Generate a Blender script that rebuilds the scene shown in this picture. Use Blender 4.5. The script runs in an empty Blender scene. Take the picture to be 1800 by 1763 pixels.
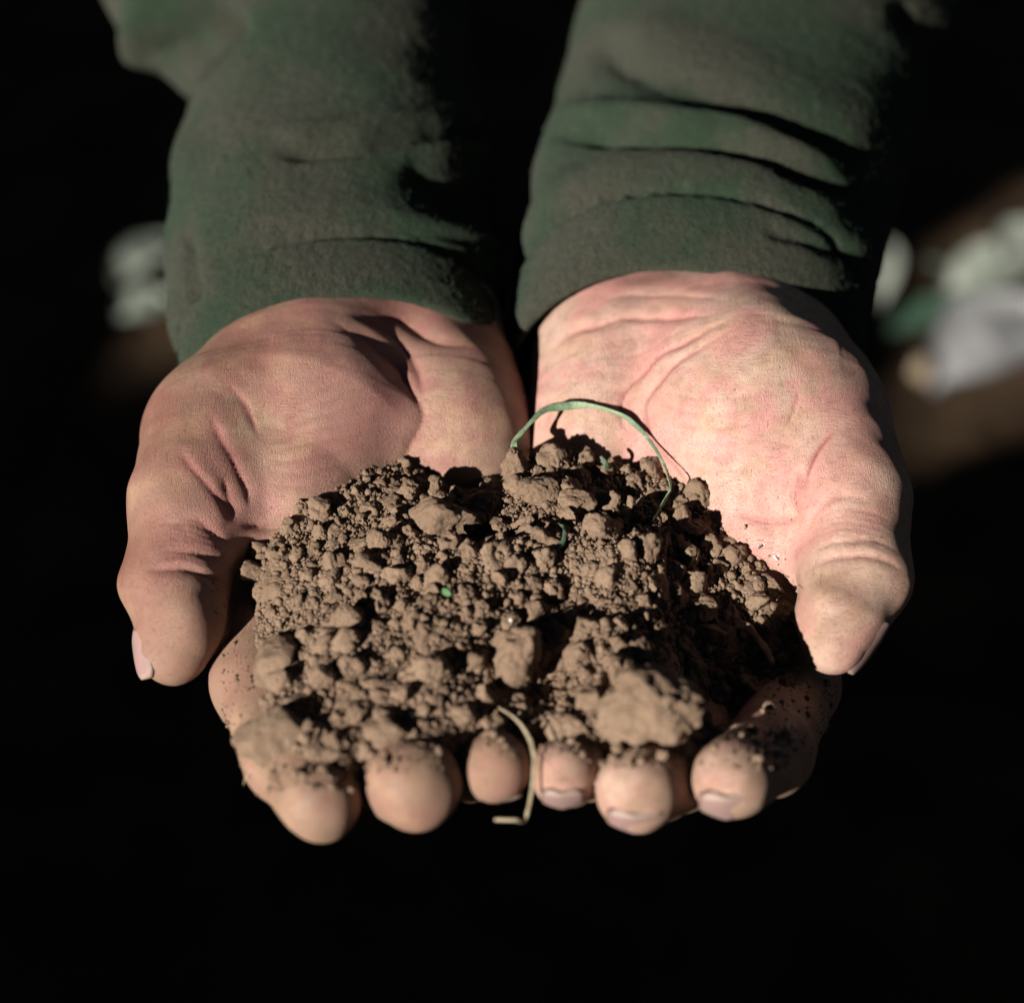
import bpy, bmesh, math, random
import numpy as np
from mathutils import Vector, Matrix, Euler

# ------------------------------------------------------------------ camera, light, exposure
SC = bpy.context.scene
COL = SC.collection
PITCH = math.radians(45.0)
D0 = 480.0                      # mm, camera to the middle of the cupped hands
FPX = 3600.0                    # focal length in photo pixels
HAND_Z = 0.62                   # metres above the ground
SUN_AZ, SUN_EL = math.radians(43.0), math.radians(23.5)   # azimuth to the left of the viewer's back
SKY_STRENGTH = 0.008
SUN_STRENGTH = 5.0
EXPOSURE = 0.95
FSTOP = 6.6

sP, cP = math.sin(PITCH), math.cos(PITCH)
FWD = np.array([0.0, cP, -sP]); UP = np.array([0.0, sP, cP]); RIGHT = np.array([1.0, 0, 0])
CAM = -FWD * D0
SUN = np.array([-math.sin(SUN_AZ) * math.cos(SUN_EL), -math.cos(SUN_AZ) * math.cos(SUN_EL), math.sin(SUN_EL)])
OFF = np.array([0.0, 0.0, HAND_Z])

def M(p):                       # mm in hand space -> metres in the world
    return np.asarray(p, float) * 0.001 + OFF

cam_data = bpy.data.cameras.new('camera')
cam_data.sensor_width = 36.0; cam_data.sensor_fit = 'HORIZONTAL'
cam_data.lens = 36.0 * FPX / 1800.0
cam_data.clip_start = 0.02; cam_data.clip_end = 200.0
cam_data.dof.use_dof = True
cam_data.dof.focus_distance = 0.474
cam_data.dof.aperture_fstop = FSTOP
cam = bpy.data.objects.new('camera', cam_data); COL.objects.link(cam)
cam.location = M(CAM)
cam.rotation_euler = Euler((math.radians(90) - PITCH, 0, 0))
SC.camera = cam

w = bpy.data.worlds.new('World'); SC.world = w; w.use_nodes = True
nt = w.node_tree
sky = nt.nodes.new('ShaderNodeTexSky'); sky.sky_type = 'NISHITA'; sky.sun_disc = False
sky.sun_elevation = SUN_EL
sky.sun_rotation = math.atan2(SUN[0], SUN[1])
nt.links.new(sky.outputs[0], nt.nodes['Background'].inputs[0])
nt.nodes['Background'].inputs[1].default_value = SKY_STRENGTH

sl = bpy.data.lights.new('sun', 'SUN'); sl.energy = SUN_STRENGTH; sl.angle = math.radians(0.53); sl.color = (1.0, 0.965, 0.92)
so = bpy.data.objects.new('sun', sl); COL.objects.link(so)
so.rotation_euler = Vector(SUN).to_track_quat('Z', 'Y').to_euler()
so.location = M(SUN * 3000)

SC.view_settings.view_transform = 'Standard'; SC.view_settings.look = 'None'
SC.view_settings.exposure = EXPOSURE; SC.view_settings.gamma = 1.0
SC.view_settings.use_curve_mapping = False
SC.render.engine = 'CYCLES'
SC.cycles.use_denoising = True
SC.cycles.max_bounces = 4; SC.cycles.diffuse_bounces = 1

rng = np.random.default_rng(11)
random.seed(11)

# ------------------------------------------------------------------ helpers
def P(u, v, Z):                 # photo pixel + depth (mm beyond the middle plane) -> hand space mm
    t = D0 + Z
    return CAM + FWD * t + RIGHT * ((u - 900.0) / FPX * t) + UP * ((881.5 - v) / FPX * t)

def W(u, v, h):                 # photo pixel + height (mm above the hands' middle) -> hand space mm
    d = FWD + RIGHT * ((u - 900.0) / FPX) + UP * ((881.5 - v) / FPX)
    return CAM + d * ((h - CAM[2]) / d[2])

def proj(p):                    # hand space -> photo u, v, Z
    q = p - CAM
    t = q @ FWD
    return 900.0 + FPX * (q[:, 0]) / t, 881.5 - FPX * (q @ UP) / t, t - D0

def _hash(i, j, k, seed):
    n = (i.astype(np.int64) * 374761393 + j.astype(np.int64) * 668265263 + k.astype(np.int64) * 2147483647 + seed * 1274126177) & 0xffffffff
    n = ((n ^ (n >> 13)) * 1274126177) & 0xffffffff
    n = ((n ^ (n >> 16)) * 2246822519) & 0xffffffff
    return ((n ^ (n >> 15)) & 0xffff) / 32767.5 - 1.0

def vnoise(p, scale, seed=0):   # smooth value noise, -1..1 ; scale = feature size
    q = np.asarray(p, float) / scale
    f = np.floor(q); t = q - f; f = f.astype(np.int64)
    t = t * t * (3 - 2 * t)
    out = 0
    for a in (0, 1):
        for b in (0, 1):
            for c in (0, 1):
                wgt = (t[:, 0] if a else 1 - t[:, 0]) * (t[:, 1] if b else 1 - t[:, 1]) * (t[:, 2] if c else 1 - t[:, 2])
                out = out + wgt * _hash(f[:, 0] + a, f[:, 1] + b, f[:, 2] + c, seed)
    return out

def sstep(a, b, x):
    t = np.clip((x - a) / (b - a), 0, 1)
    return t * t * (3 - 2 * t)

def mesh_from(name, verts_mm, faces, smooth=True, world=True):
    v = M(verts_mm) if world else np.asarray(verts_mm, float) * 0.001
    me = bpy.data.meshes.new(name)
    faces = np.asarray(faces, np.int32)
    n = faces.shape[1]
    me.vertices.add(len(v)); me.vertices.foreach_set('co', v.astype(np.float32).ravel())
    me.loops.add(faces.size); me.loops.foreach_set('vertex_index', faces.ravel())
    me.polygons.add(len(faces))
    me.polygons.foreach_set('loop_start', np.arange(0, faces.size, n, dtype=np.int32))
    me.polygons.foreach_set('loop_total', np.full(len(faces), n, np.int32))
    me.update(calc_edges=True); me.validate()
    if smooth:
        me.polygons.foreach_set('use_smooth', np.ones(len(me.polygons), bool))
    return me

def add_attr(me, name, vals):
    a = me.attributes.new(name, 'FLOAT', 'POINT')
    a.data.foreach_set('value', np.asarray(vals, np.float32))

def link(name, me, mat=None, parent=None):
    o = bpy.data.objects.new(name, me); COL.objects.link(o)
    if mat is not None:
        me.materials.append(mat)
    if parent is not None:
        o.parent = parent
        o.matrix_parent_inverse = Matrix.Translation(-parent.location)     # children keep world coordinates; parts sit at the origin
    return o

def tag(o, label=None, cat=None, group=None, kind=None):
    if label: o['label'] = label
    if cat: o['category'] = cat
    if group: o['group'] = group
    if kind: o['kind'] = kind
    return o

def empty(name, loc):
    o = bpy.data.objects.new(name, None); COL.objects.link(o); o.location = loc
    o.empty_display_size = 0.02
    return o

def vert_normals(v, f):
    n = np.zeros_like(v)
    a = np.cross(v[f[:, 2]] - v[f[:, 0]], v[f[:, -1]] - v[f[:, 1]] if f.shape[1] == 4 else v[f[:, 1]] - v[f[:, 0]])
    if f.shape[1] == 3: a = -a
    for i in range(f.shape[1]):
        for c in range(3):
            n[:, c] += np.bincount(f[:, i], a[:, c], len(v))
    return n / (np.linalg.norm(n, axis=1, keepdims=True) + 1e-12)

def spline(pts, n):             # Catmull-Rom through points
    pts = np.asarray(pts, float)
    q = np.vstack([2 * pts[0] - pts[1], pts, 2 * pts[-1] - pts[-2]])
    out = []
    m = len(pts) - 1
    for s in np.linspace(0, m, n):
        i = min(int(s), m - 1); t = s - i
        p0, p1, p2, p3 = q[i], q[i + 1], q[i + 2], q[i + 3]
        out.append(0.5 * ((2 * p1) + (p2 - p0) * t + (2 * p0 - 5 * p1 + 4 * p2 - p3) * t * t + (3 * p1 - p0 - 3 * p2 + p3) * t ** 3))
    return np.array(out)

def poly_dist(u, v, pts):       # distance and signed side of pixel points to a polyline; also position 0..1 along it
    pts = spline(pts, 8 * len(pts)) if len(pts) > 2 else np.asarray(pts, float)
    best = np.full(len(u), 1e9); side = np.zeros(len(u)); par = np.zeros(len(u))
    n = len(pts) - 1
    for i in range(n):
        a, b = pts[i], pts[i + 1]
        d = b - a; L2 = d @ d + 1e-9
        t = np.clip(((u - a[0]) * d[0] + (v - a[1]) * d[1]) / L2, 0, 1)
        dx = u - a[0] - t * d[0]; dy = v - a[1] - t * d[1]
        dd = np.hypot(dx, dy)
        m = dd < best
        best[m] = dd[m]
        side[m] = np.sign(d[0] * dy[m] - d[1] * dx[m])
        par[m] = (i + t[m]) / n
    return best, side, par

# ------------------------------------------------------------------ node material helpers
def new_mat(name):
    m = bpy.data.materials.new(name); m.use_nodes = True
    nt = m.node_tree; b = nt.nodes['Principled BSDF']
    return m, nt, b

def nd(nt, typ, **kw):
    n = nt.nodes.new(typ)
    for k, v in kw.items():
        if k.startswith('i_'):
            key = k[2:]
            n.inputs[int(key) if key.isdigit() else key].default_value = v
        else:
            setattr(n, k, v)
    return n

def mixc(nt, fac, a, b, mode='MIX'):
    n = nt.nodes.new('ShaderNodeMix'); n.data_type = 'RGBA'; n.blend_type = mode
    for sock, val in ((n.inputs[0], fac), (n.inputs[6], a), (n.inputs[7], b)):
        if hasattr(val, 'links'): nt.links.new(val, sock)
        else: sock.default_value = val if not isinstance(val, tuple) else (*val, 1)
    return n.outputs[2]

def noise(nt, co, scale, detail=4, rough=0.55, dist=0.0):
    n = nd(nt, 'ShaderNodeTexNoise'); n.inputs['Scale'].default_value = scale
    n.inputs['Detail'].default_value = detail; n.inputs['Roughness'].default_value = rough
    n.inputs['Distortion'].default_value = dist
    nt.links.new(co, n.inputs['Vector'])
    return n.outputs[0]

def ramp(nt, fac, a, b, lo=0.0, hi=1.0):
    n = nd(nt, 'ShaderNodeMapRange'); n.interpolation_type = 'SMOOTHSTEP'
    n.inputs[1].default_value = a; n.inputs[2].default_value = b; n.inputs[3].default_value = lo; n.inputs[4].default_value = hi
    nt.links.new(fac, n.inputs[0]); return n.outputs[0]

def math_n(nt, op, a, b=None):
    n = nd(nt, 'ShaderNodeMath', operation=op)
    for s, val in ((n.inputs[0], a), (n.inputs[1], b)):
        if val is None: continue
        if hasattr(val, 'links'): nt.links.new(val, s)
        else: s.default_value = val
    return n.outputs[0]

def bump(nt, height, dist, strength=1.0, prev=None):
    n = nd(nt, 'ShaderNodeBump'); n.inputs['Strength'].default_value = strength
    n.inputs['Distance'].default_value = dist
    nt.links.new(height, n.inputs['Height'])
    if prev is not None: nt.links.new(prev, n.inputs['Normal'])
    return n.outputs[0]

def attr(nt, name):
    n = nd(nt, 'ShaderNodeAttribute'); n.attribute_name = name
    return n.outputs['Fac']

def coords(nt, scale=None, rot=None):
    g = nd(nt, 'ShaderNodeTexCoord')
    if scale is None and rot is None: return g.outputs['Object']
    mp = nd(nt, 'ShaderNodeMapping')
    if scale is not None: mp.inputs['Scale'].default_value = scale
    if rot is not None: mp.inputs['Rotation'].default_value = rot
    nt.links.new(g.outputs['Object'], mp.inputs[0]); return mp.outputs[0]

# ------------------------------------------------------------------ materials
def skin_material(name='skin', base=(0.47, 0.295, 0.20), pinkc=(0.50, 0.235, 0.175), tan=(0.32, 0.19, 0.12)):
    m, nt, b = new_mat(name)
    co = coords(nt)
    n1 = noise(nt, co, 70, 4)
    n2 = noise(nt, co, 260, 5, 0.6)
    c = mixc(nt, ramp(nt, n1, 0.40, 0.62), base, pinkc)
    yel = noise(nt, co, 95, 3)
    c = mixc(nt, ramp(nt, yel, 0.5, 0.72, 0, 0.5), c, (0.50, 0.33, 0.19))
    c = mixc(nt, math_n(nt, 'MULTIPLY', attr(nt, 'stain'), ramp(nt, noise(nt, co, 160, 3), 0.42, 0.62)), c, (0.37, 0.31, 0.18))
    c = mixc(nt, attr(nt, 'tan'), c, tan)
    c = mixc(nt, attr(nt, 'pink'), c, (0.52, 0.235, 0.205))
    c = mixc(nt, ramp(nt, n2, 0.38, 0.70, 0.0, 0.42), c, (0.27, 0.13, 0.09))
    c = mixc(nt, attr(nt, 'crease'), c, (0.27, 0.075, 0.065))
    # dust and ground-in dirt
    dn = noise(nt, co, 420, 6, 0.65)
    dfac = math_n(nt, 'MULTIPLY', attr(nt, 'dust'), ramp(nt, dn, 0.30, 0.62, 0.65, 1.0))
    c = mixc(nt, dfac, c, (0.225, 0.138, 0.084))
    sp = nd(nt, 'ShaderNodeTexVoronoi'); sp.inputs['Scale'].default_value = 330; nt.links.new(co, sp.inputs['Vector'])
    spk = ramp(nt, sp.outputs['Distance'], 0.10, 0.16, 1, 0)
    gate = ramp(nt, noise(nt, co, 60, 2), 0.54, 0.62)
    c = mixc(nt, math_n(nt, 'MULTIPLY', math_n(nt, 'MULTIPLY', spk, gate), 0.35), c, (0.09, 0.05, 0.03))
    l1 = noise(nt, coords(nt, (2300, 210, 1800), (0.2, 0.1, 0.45)), 1.0, 4, 0.65, 0.5)
    l2 = noise(nt, coords(nt, (190, 2300, 2300), (0.1, 0.1, -0.15)), 1.0, 4, 0.65, 0.5)
    gl = ramp(nt, noise(nt, co, 48, 3), 0.38, 0.62)
    lines = math_n(nt, 'ADD', math_n(nt, 'MULTIPLY', ramp(nt, l1, 0.42, 0.30), gl), math_n(nt, 'MULTIPLY', ramp(nt, l2, 0.42, 0.30), math_n(nt, 'SUBTRACT', 1.0, gl)))
    c = mixc(nt, math_n(nt, 'MULTIPLY', lines, 0.55), c, (0.17, 0.08, 0.055))
    nt.links.new(c, b.inputs['Base Color'])
    rg = ramp(nt, n2, 0.3, 0.7, 0.42, 0.60)
    rg = math_n(nt, 'ADD', rg, math_n(nt, 'MULTIPLY', attr(nt, 'dust'), 0.3))
    wet = math_n(nt, 'MULTIPLY', attr(nt, 'wet'), ramp(nt, noise(nt, co, 330, 3), 0.42, 0.55))
    rg = math_n(nt, 'SUBTRACT', rg, math_n(nt, 'MULTIPLY', wet, 0.4))
    nt.links.new(rg, b.inputs['Roughness'])
    b.inputs['Specular IOR Level'].default_value = 0.42
    b.inputs['Subsurface Weight'].default_value = 0.28
    b.inputs['Subsurface Radius'].default_value = (1.0, 0.35, 0.2)
    b.inputs['Subsurface Scale'].default_value = 0.0016
    # relief: fine skin lines in two directions plus pores
    w1 = noise(nt, coords(nt, (3400, 300, 2600), (0.2, 0.1, 0.45)), 1.0, 3, 0.6, 0.4)
    w2 = noise(nt, coords(nt, (260, 3200, 3200), (0.1, 0.1, -0.15)), 1.0, 3, 0.6, 0.4)
    v1 = nd(nt, 'ShaderNodeTexVoronoi', feature='DISTANCE_TO_EDGE'); v1.inputs['Scale'].default_value = 1700
    nt.links.new(co, v1.inputs['Vector'])
    cell = ramp(nt, v1.outputs['Distance'], 0.0, 0.10)
    gate2 = ramp(nt, noise(nt, co, 55, 3), 0.35, 0.65, 0.25, 1.0)
    h = math_n(nt, 'ADD', math_n(nt, 'ADD', math_n(nt, 'MULTIPLY', w1, gate2), math_n(nt, 'MULTIPLY', w2, math_n(nt, 'SUBTRACT', 1.1, gate2))), math_n(nt, 'MULTIPLY', cell, 0.25))
    nrm = bump(nt, math_n(nt, 'SUBTRACT', h, math_n(nt, 'MULTIPLY', lines, 0.5)), 0.00026, 0.85)
    nrm = bump(nt, dn, 0.0004, 0.25, nrm)
    nt.links.new(nrm, b.inputs['Normal'])
    return m

def nail_material():
    m, nt, b = new_mat('nail')
    co = coords(nt)
    c = mixc(nt, ramp(nt, noise(nt, co, 250, 3), 0.35, 0.7), (0.26, 0.155, 0.135), (0.22, 0.145, 0.125))
    c = mixc(nt, attr(nt, 'free'), c, (0.27, 0.20, 0.15))
    c = mixc(nt, math_n(nt, 'MULTIPLY', attr(nt, 'rim'), 0.85), c, (0.10, 0.06, 0.04))
    nt.links.new(c, b.inputs['Base Color'])
    b.inputs['Roughness'].default_value = 0.58
    b.inputs['Subsurface Weight'].default_value = 0.2
    b.inputs['Subsurface Radius'].default_value = (1, 0.4, 0.3); b.inputs['Subsurface Scale'].default_value = 0.001
    nt.links.new(bump(nt, noise(nt, co, 1500, 3), 0.0001, 0.4), b.inputs['Normal'])
    return m

def soil_material(name='soil', tint=1.0):
    m, nt, b = new_mat(name)
    g = nd(nt, 'ShaderNodeNewGeometry')
    co = g.outputs['Position']
    oi = nd(nt, 'ShaderNodeObjectInfo')
    c = mixc(nt, ramp(nt, noise(nt, co, 60, 3), 0.35, 0.65), (0.225, 0.150, 0.100), (0.285, 0.195, 0.134))
    c = mixc(nt, ramp(nt, noise(nt, co, 700, 6, 0.65), 0.40, 0.75, 0, 0.55), c, (0.140, 0.086, 0.052))
    c = mixc(nt, ramp(nt, g.outputs['Random Per Island'], 0.0, 1.0, 0.0, 0.32), c, (0.17, 0.108, 0.066))
    c = mixc(nt, ramp(nt, oi.outputs['Random'], 0.0, 1.0, 0.0, 0.22), c, (0.33, 0.225, 0.145))
    nt.links.new(c, b.inputs['Base Color'])
    b.inputs['Roughness'].default_value = 0.95
    b.inputs['Specular IOR Level'].default_value = 0.12
    n1 = noise(nt, co, 1300, 6, 0.7)
    n2 = noise(nt, co, 4200, 3, 0.6)
    nrm = bump(nt, n1, 0.0011, 0.75)
    nrm = bump(nt, n2, 0.0004, 0.5, nrm)
    nt.links.new(nrm, b.inputs['Normal'])
    return m

def fleece_material():
    m, nt, b = new_mat('fleece')
    co = coords(nt)
    c = mixc(nt, ramp(nt, noise(nt, co, 28, 3), 0.38, 0.62), (0.040, 0.037, 0.027), (0.018, 0.031, 0.017))
    c = mixc(nt, ramp(nt, noise(nt, co, 900, 4, 0.7), 0.42, 0.70, 0, 0.75), c, (0.014, 0.021, 0.013))
    c = mixc(nt, ramp(nt, noise(nt, co, 420, 3, 0.6), 0.55, 0.75, 0, 0.5), c, (0.050, 0.049, 0.036))
    nt.links.new(c, b.inputs['Base Color'])
    b.inputs['Roughness'].default_value = 0.98
    b.inputs['Specular IOR Level'].default_value = 0.08
    b.inputs['Sheen Weight'].default_value = 0.07
    b.inputs['Sheen Roughness'].default_value = 0.6
    b.inputs['Sheen Tint'].default_value = (0.6, 0.7, 0.55, 1)
    n1 = noise(nt, co, 1000, 5, 0.7)
    n2 = noise(nt, co, 330, 3, 0.6)
    nrm = bump(nt, n1, 0.0012, 0.8)
    nrm = bump(nt, n2, 0.0014, 0.45, nrm)
    nt.links.new(nrm, b.inputs['Normal'])
    return m

def simple_mat(name, c1, c2, scale=200, rough=0.8, bscale=900, bdist=0.0005, spec=0.3, sss=0.0):
    m, nt, b = new_mat(name)
    co = coords(nt)
    c = mixc(nt, ramp(nt, noise(nt, co, scale, 4), 0.35, 0.65), c1, c2)
    nt.links.new(c, b.inputs['Base Color'])
    b.inputs['Roughness'].default_value = rough
    b.inputs['Specular IOR Level'].default_value = spec
    if bdist: nt.links.new(bump(nt, noise(nt, co, bscale, 4, 0.6), bdist, 0.7), b.inputs['Normal'])
    return m

MAT = {
    'skin_pink_lit': skin_material('pink_skin_lit', (0.50, 0.335, 0.255), (0.51, 0.25, 0.21), (0.31, 0.19, 0.135)), 'skin_brown_shaded': skin_material('brown_skin_shaded', (0.275, 0.165, 0.118), (0.275, 0.125, 0.10), (0.145, 0.066, 0.04)), 'nail': nail_material(), 'soil': soil_material(), 'fleece': fleece_material(),  # lit and shaded sides put into the two base colours, plus dirt on brown
    'grass': simple_mat('green_grass', (0.10, 0.155, 0.085), (0.24, 0.30, 0.18), 170, 0.55),
    'dark_grass': simple_mat('withered_grass', (0.05, 0.085, 0.055), (0.085, 0.12, 0.075), 400, 0.65),
    'straw': simple_mat('dry_straw', (0.33, 0.27, 0.17), (0.24, 0.18, 0.11), 500, 0.6),
    'root': simple_mat('root_fibre', (0.36, 0.24, 0.15), (0.28, 0.17, 0.10), 400, 0.85),
    'fleck': simple_mat('pale_fleck', (0.70, 0.68, 0.62), (0.62, 0.58, 0.50), 600, 0.35),
    'leaf_green': simple_mat('bright_leaf_bit', (0.045, 0.12, 0.045), (0.07, 0.15, 0.06), 800, 0.7),
    'trousers': simple_mat('dark_cloth', (0.014, 0.014, 0.016), (0.022, 0.022, 0.022), 300, 0.95, spec=0.05),
    'thread': simple_mat('seam_thread', (0.030, 0.042, 0.028), (0.020, 0.028, 0.019), 900, 0.9, spec=0.1),
}

# ------------------------------------------------------------------ distance fields and meshing
class Field:
    def __init__(self, lo, hi, vs):
        self.lo = np.array(lo, float); self.vs = vs
        self.n = np.ceil((np.array(hi) - self.lo) / vs).astype(int) + 1
        self.F = np.full(self.n, 60.0, np.float32)
        self.ax = [(self.lo[i] + np.arange(self.n[i]) * vs).astype(np.float32) for i in range(3)]
    def copy(self):
        o = Field.__new__(Field); o.lo, o.vs, o.n, o.ax = self.lo, self.vs, self.n, self.ax; o.F = np.full(self.n, 60.0, np.float32); return o
    def cone(self, a, b, ra, rb, k=0.0):        # capsule with two radii, blended in
        a = np.asarray(a, np.float32); b = np.asarray(b, np.float32)
        R = max(ra, rb) + k + 2.5 * self.vs + 2
        sl_ = []
        for i in range(3):
            l = int(max(0, math.floor((min(a[i], b[i]) - R - self.lo[i]) / self.vs)))
            h = int(min(self.n[i], math.ceil((max(a[i], b[i]) + R - self.lo[i]) / self.vs) + 1))
            if h <= l: return
            sl_.append(slice(l, h))
        x = self.ax[0][sl_[0]][:, None, None] - a[0]; y = self.ax[1][sl_[1]][None, :, None] - a[1]; z = self.ax[2][sl_[2]][None, None, :] - a[2]
        d = b - a; L2 = float(d @ d) + 1e-6
        t = np.clip((x * d[0] + y * d[1] + z * d[2]) / L2, 0, 1)
        g = np.sqrt((x - t * d[0]) ** 2 + (y - t * d[1]) ** 2 + (z - t * d[2]) ** 2) - (ra + (rb - ra) * t)
        sub = self.F[tuple(sl_)]
        smin_into(sub, g, k)
    def chain(self, pts, k):                    # [(p, r), ...]
        for (p, r), (q, s) in zip(pts[:-1], pts[1:]):
            self.cone(p, q, r, s, k)
    def sample(self, p):
        q = (np.asarray(p) - self.lo) / self.vs
        i = np.clip(np.floor(q).astype(int), 0, self.n - 2); t = q - i
        out = 0
        for a in (0, 1):
            for b in (0, 1):
                for c in (0, 1):
                    wgt = (t[:, 0] if a else 1 - t[:, 0]) * (t[:, 1] if b else 1 - t[:, 1]) * (t[:, 2] if c else 1 - t[:, 2])
                    out = out + wgt * self.F[i[:, 0] + a, i[:, 1] + b, i[:, 2] + c]
        return out

def smin_into(sub, g, k):
    if k <= 0:
        np.minimum(sub, g, out=sub)
    else:
        h = np.maximum(k - np.abs(sub - g), 0) / k
        np.copyto(sub, np.minimum(sub, g) - h * h * k * 0.25)

def surface_nets(F, lo, vs):
    S = F < 0
    cnt = np.zeros(np.array(F.shape) - 1, np.int8)
    for a in (0, 1):
        for b in (0, 1):
            for c in (0, 1):
                cnt += S[a:F.shape[0] - 1 + a, b:F.shape[1] - 1 + b, c:F.shape[2] - 1 + c]
    act = (cnt > 0) & (cnt < 8)
    idx = np.argwhere(act)
    pos = np.zeros((len(idx), 3)); num = np.zeros(len(idx))
    cor = [(a, b, c) for a in (0, 1) for b in (0, 1) for c in (0, 1)]
    val = {c: F[idx[:, 0] + c[0], idx[:, 1] + c[1], idx[:, 2] + c[2]].astype(float) for c in cor}
    for c0 in cor:
        for ax in range(3):
            if c0[ax]: continue
            c1 = list(c0); c1[ax] = 1; c1 = tuple(c1)
            f0, f1 = val[c0], val[c1]
            m = (f0 < 0) != (f1 < 0)
            t = np.where(m, f0 / np.where(m, f0 - f1, 1), 0)
            p = np.array(c0, float)[None, :].repeat(len(idx), 0); p[:, ax] = t
            pos += p * m[:, None]; num += m
    V = lo + (idx + pos / num[:, None]) * vs
    ids = np.full(act.shape, -1, np.int64); ids[act] = np.arange(len(idx))
    Q = []
    for ax in range(3):
        o1, o2 = [(1, 2), (2, 0), (0, 1)][ax]
        sa = [slice(1, -1)] * 3; sb = [slice(1, -1)] * 3
        sa[ax] = slice(0, -1); sb[ax] = slice(1, None)
        A = S[tuple(sa)]; B = S[tuple(sb)]
        e = np.argwhere(A != B)
        ins = A[e[:, 0], e[:, 1], e[:, 2]]
        base = e.copy(); base[:, o1] += 1; base[:, o2] += 1
        def cid(d1, d2):
            q = base.copy(); q[:, o1] += d1; q[:, o2] += d2
            return ids[q[:, 0], q[:, 1], q[:, 2]]
        q = np.stack([cid(-1, -1), cid(0, -1), cid(0, 0), cid(-1, 0)], 1)
        q[~ins] = q[~ins][:, ::-1]
        Q.append(q)
    Q = np.vstack(Q)
    return V, Q[(Q >= 0).all(1)]

# ------------------------------------------------------------------ hands
def hand_field(spec, vs):
    lo, hi = spec['box']
    palm = Field(lo, hi, vs)
    for ch, k in spec['palm']:
        palm.chain([(P(u, v, Z), r) for u, v, Z, r in ch], k)
    total = palm.copy(); total.F[:] = palm.F
    for ch, kin, kpalm in spec['digits']:
        pr = [(P(u, v, Z), r) for u, v, Z, r in ch]
        q = np.array([p for p, r in pr])
        w0 = np.clip(np.floor((q.min(0) - 26 - palm.lo) / vs).astype(int), 0, palm.n); w1 = np.clip(np.ceil((q.max(0) + 26 - palm.lo) / vs).astype(int), 0, palm.n)
        sl3 = tuple(slice(a, b) for a, b in zip(w0, w1))
        f = Field.__new__(Field)
        f.lo = palm.lo + w0 * vs; f.vs = vs; f.n = w1 - w0; f.ax = [palm.ax[i][sl3[i]] for i in range(3)]
        f.F = np.full(f.n, 60.0, np.float32)
        f.chain(pr, kin)
        smin_into(f.F, palm.F[sl3], kpalm)
        smin_into(total.F[sl3], f.F, 0.7)
    return total

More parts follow.
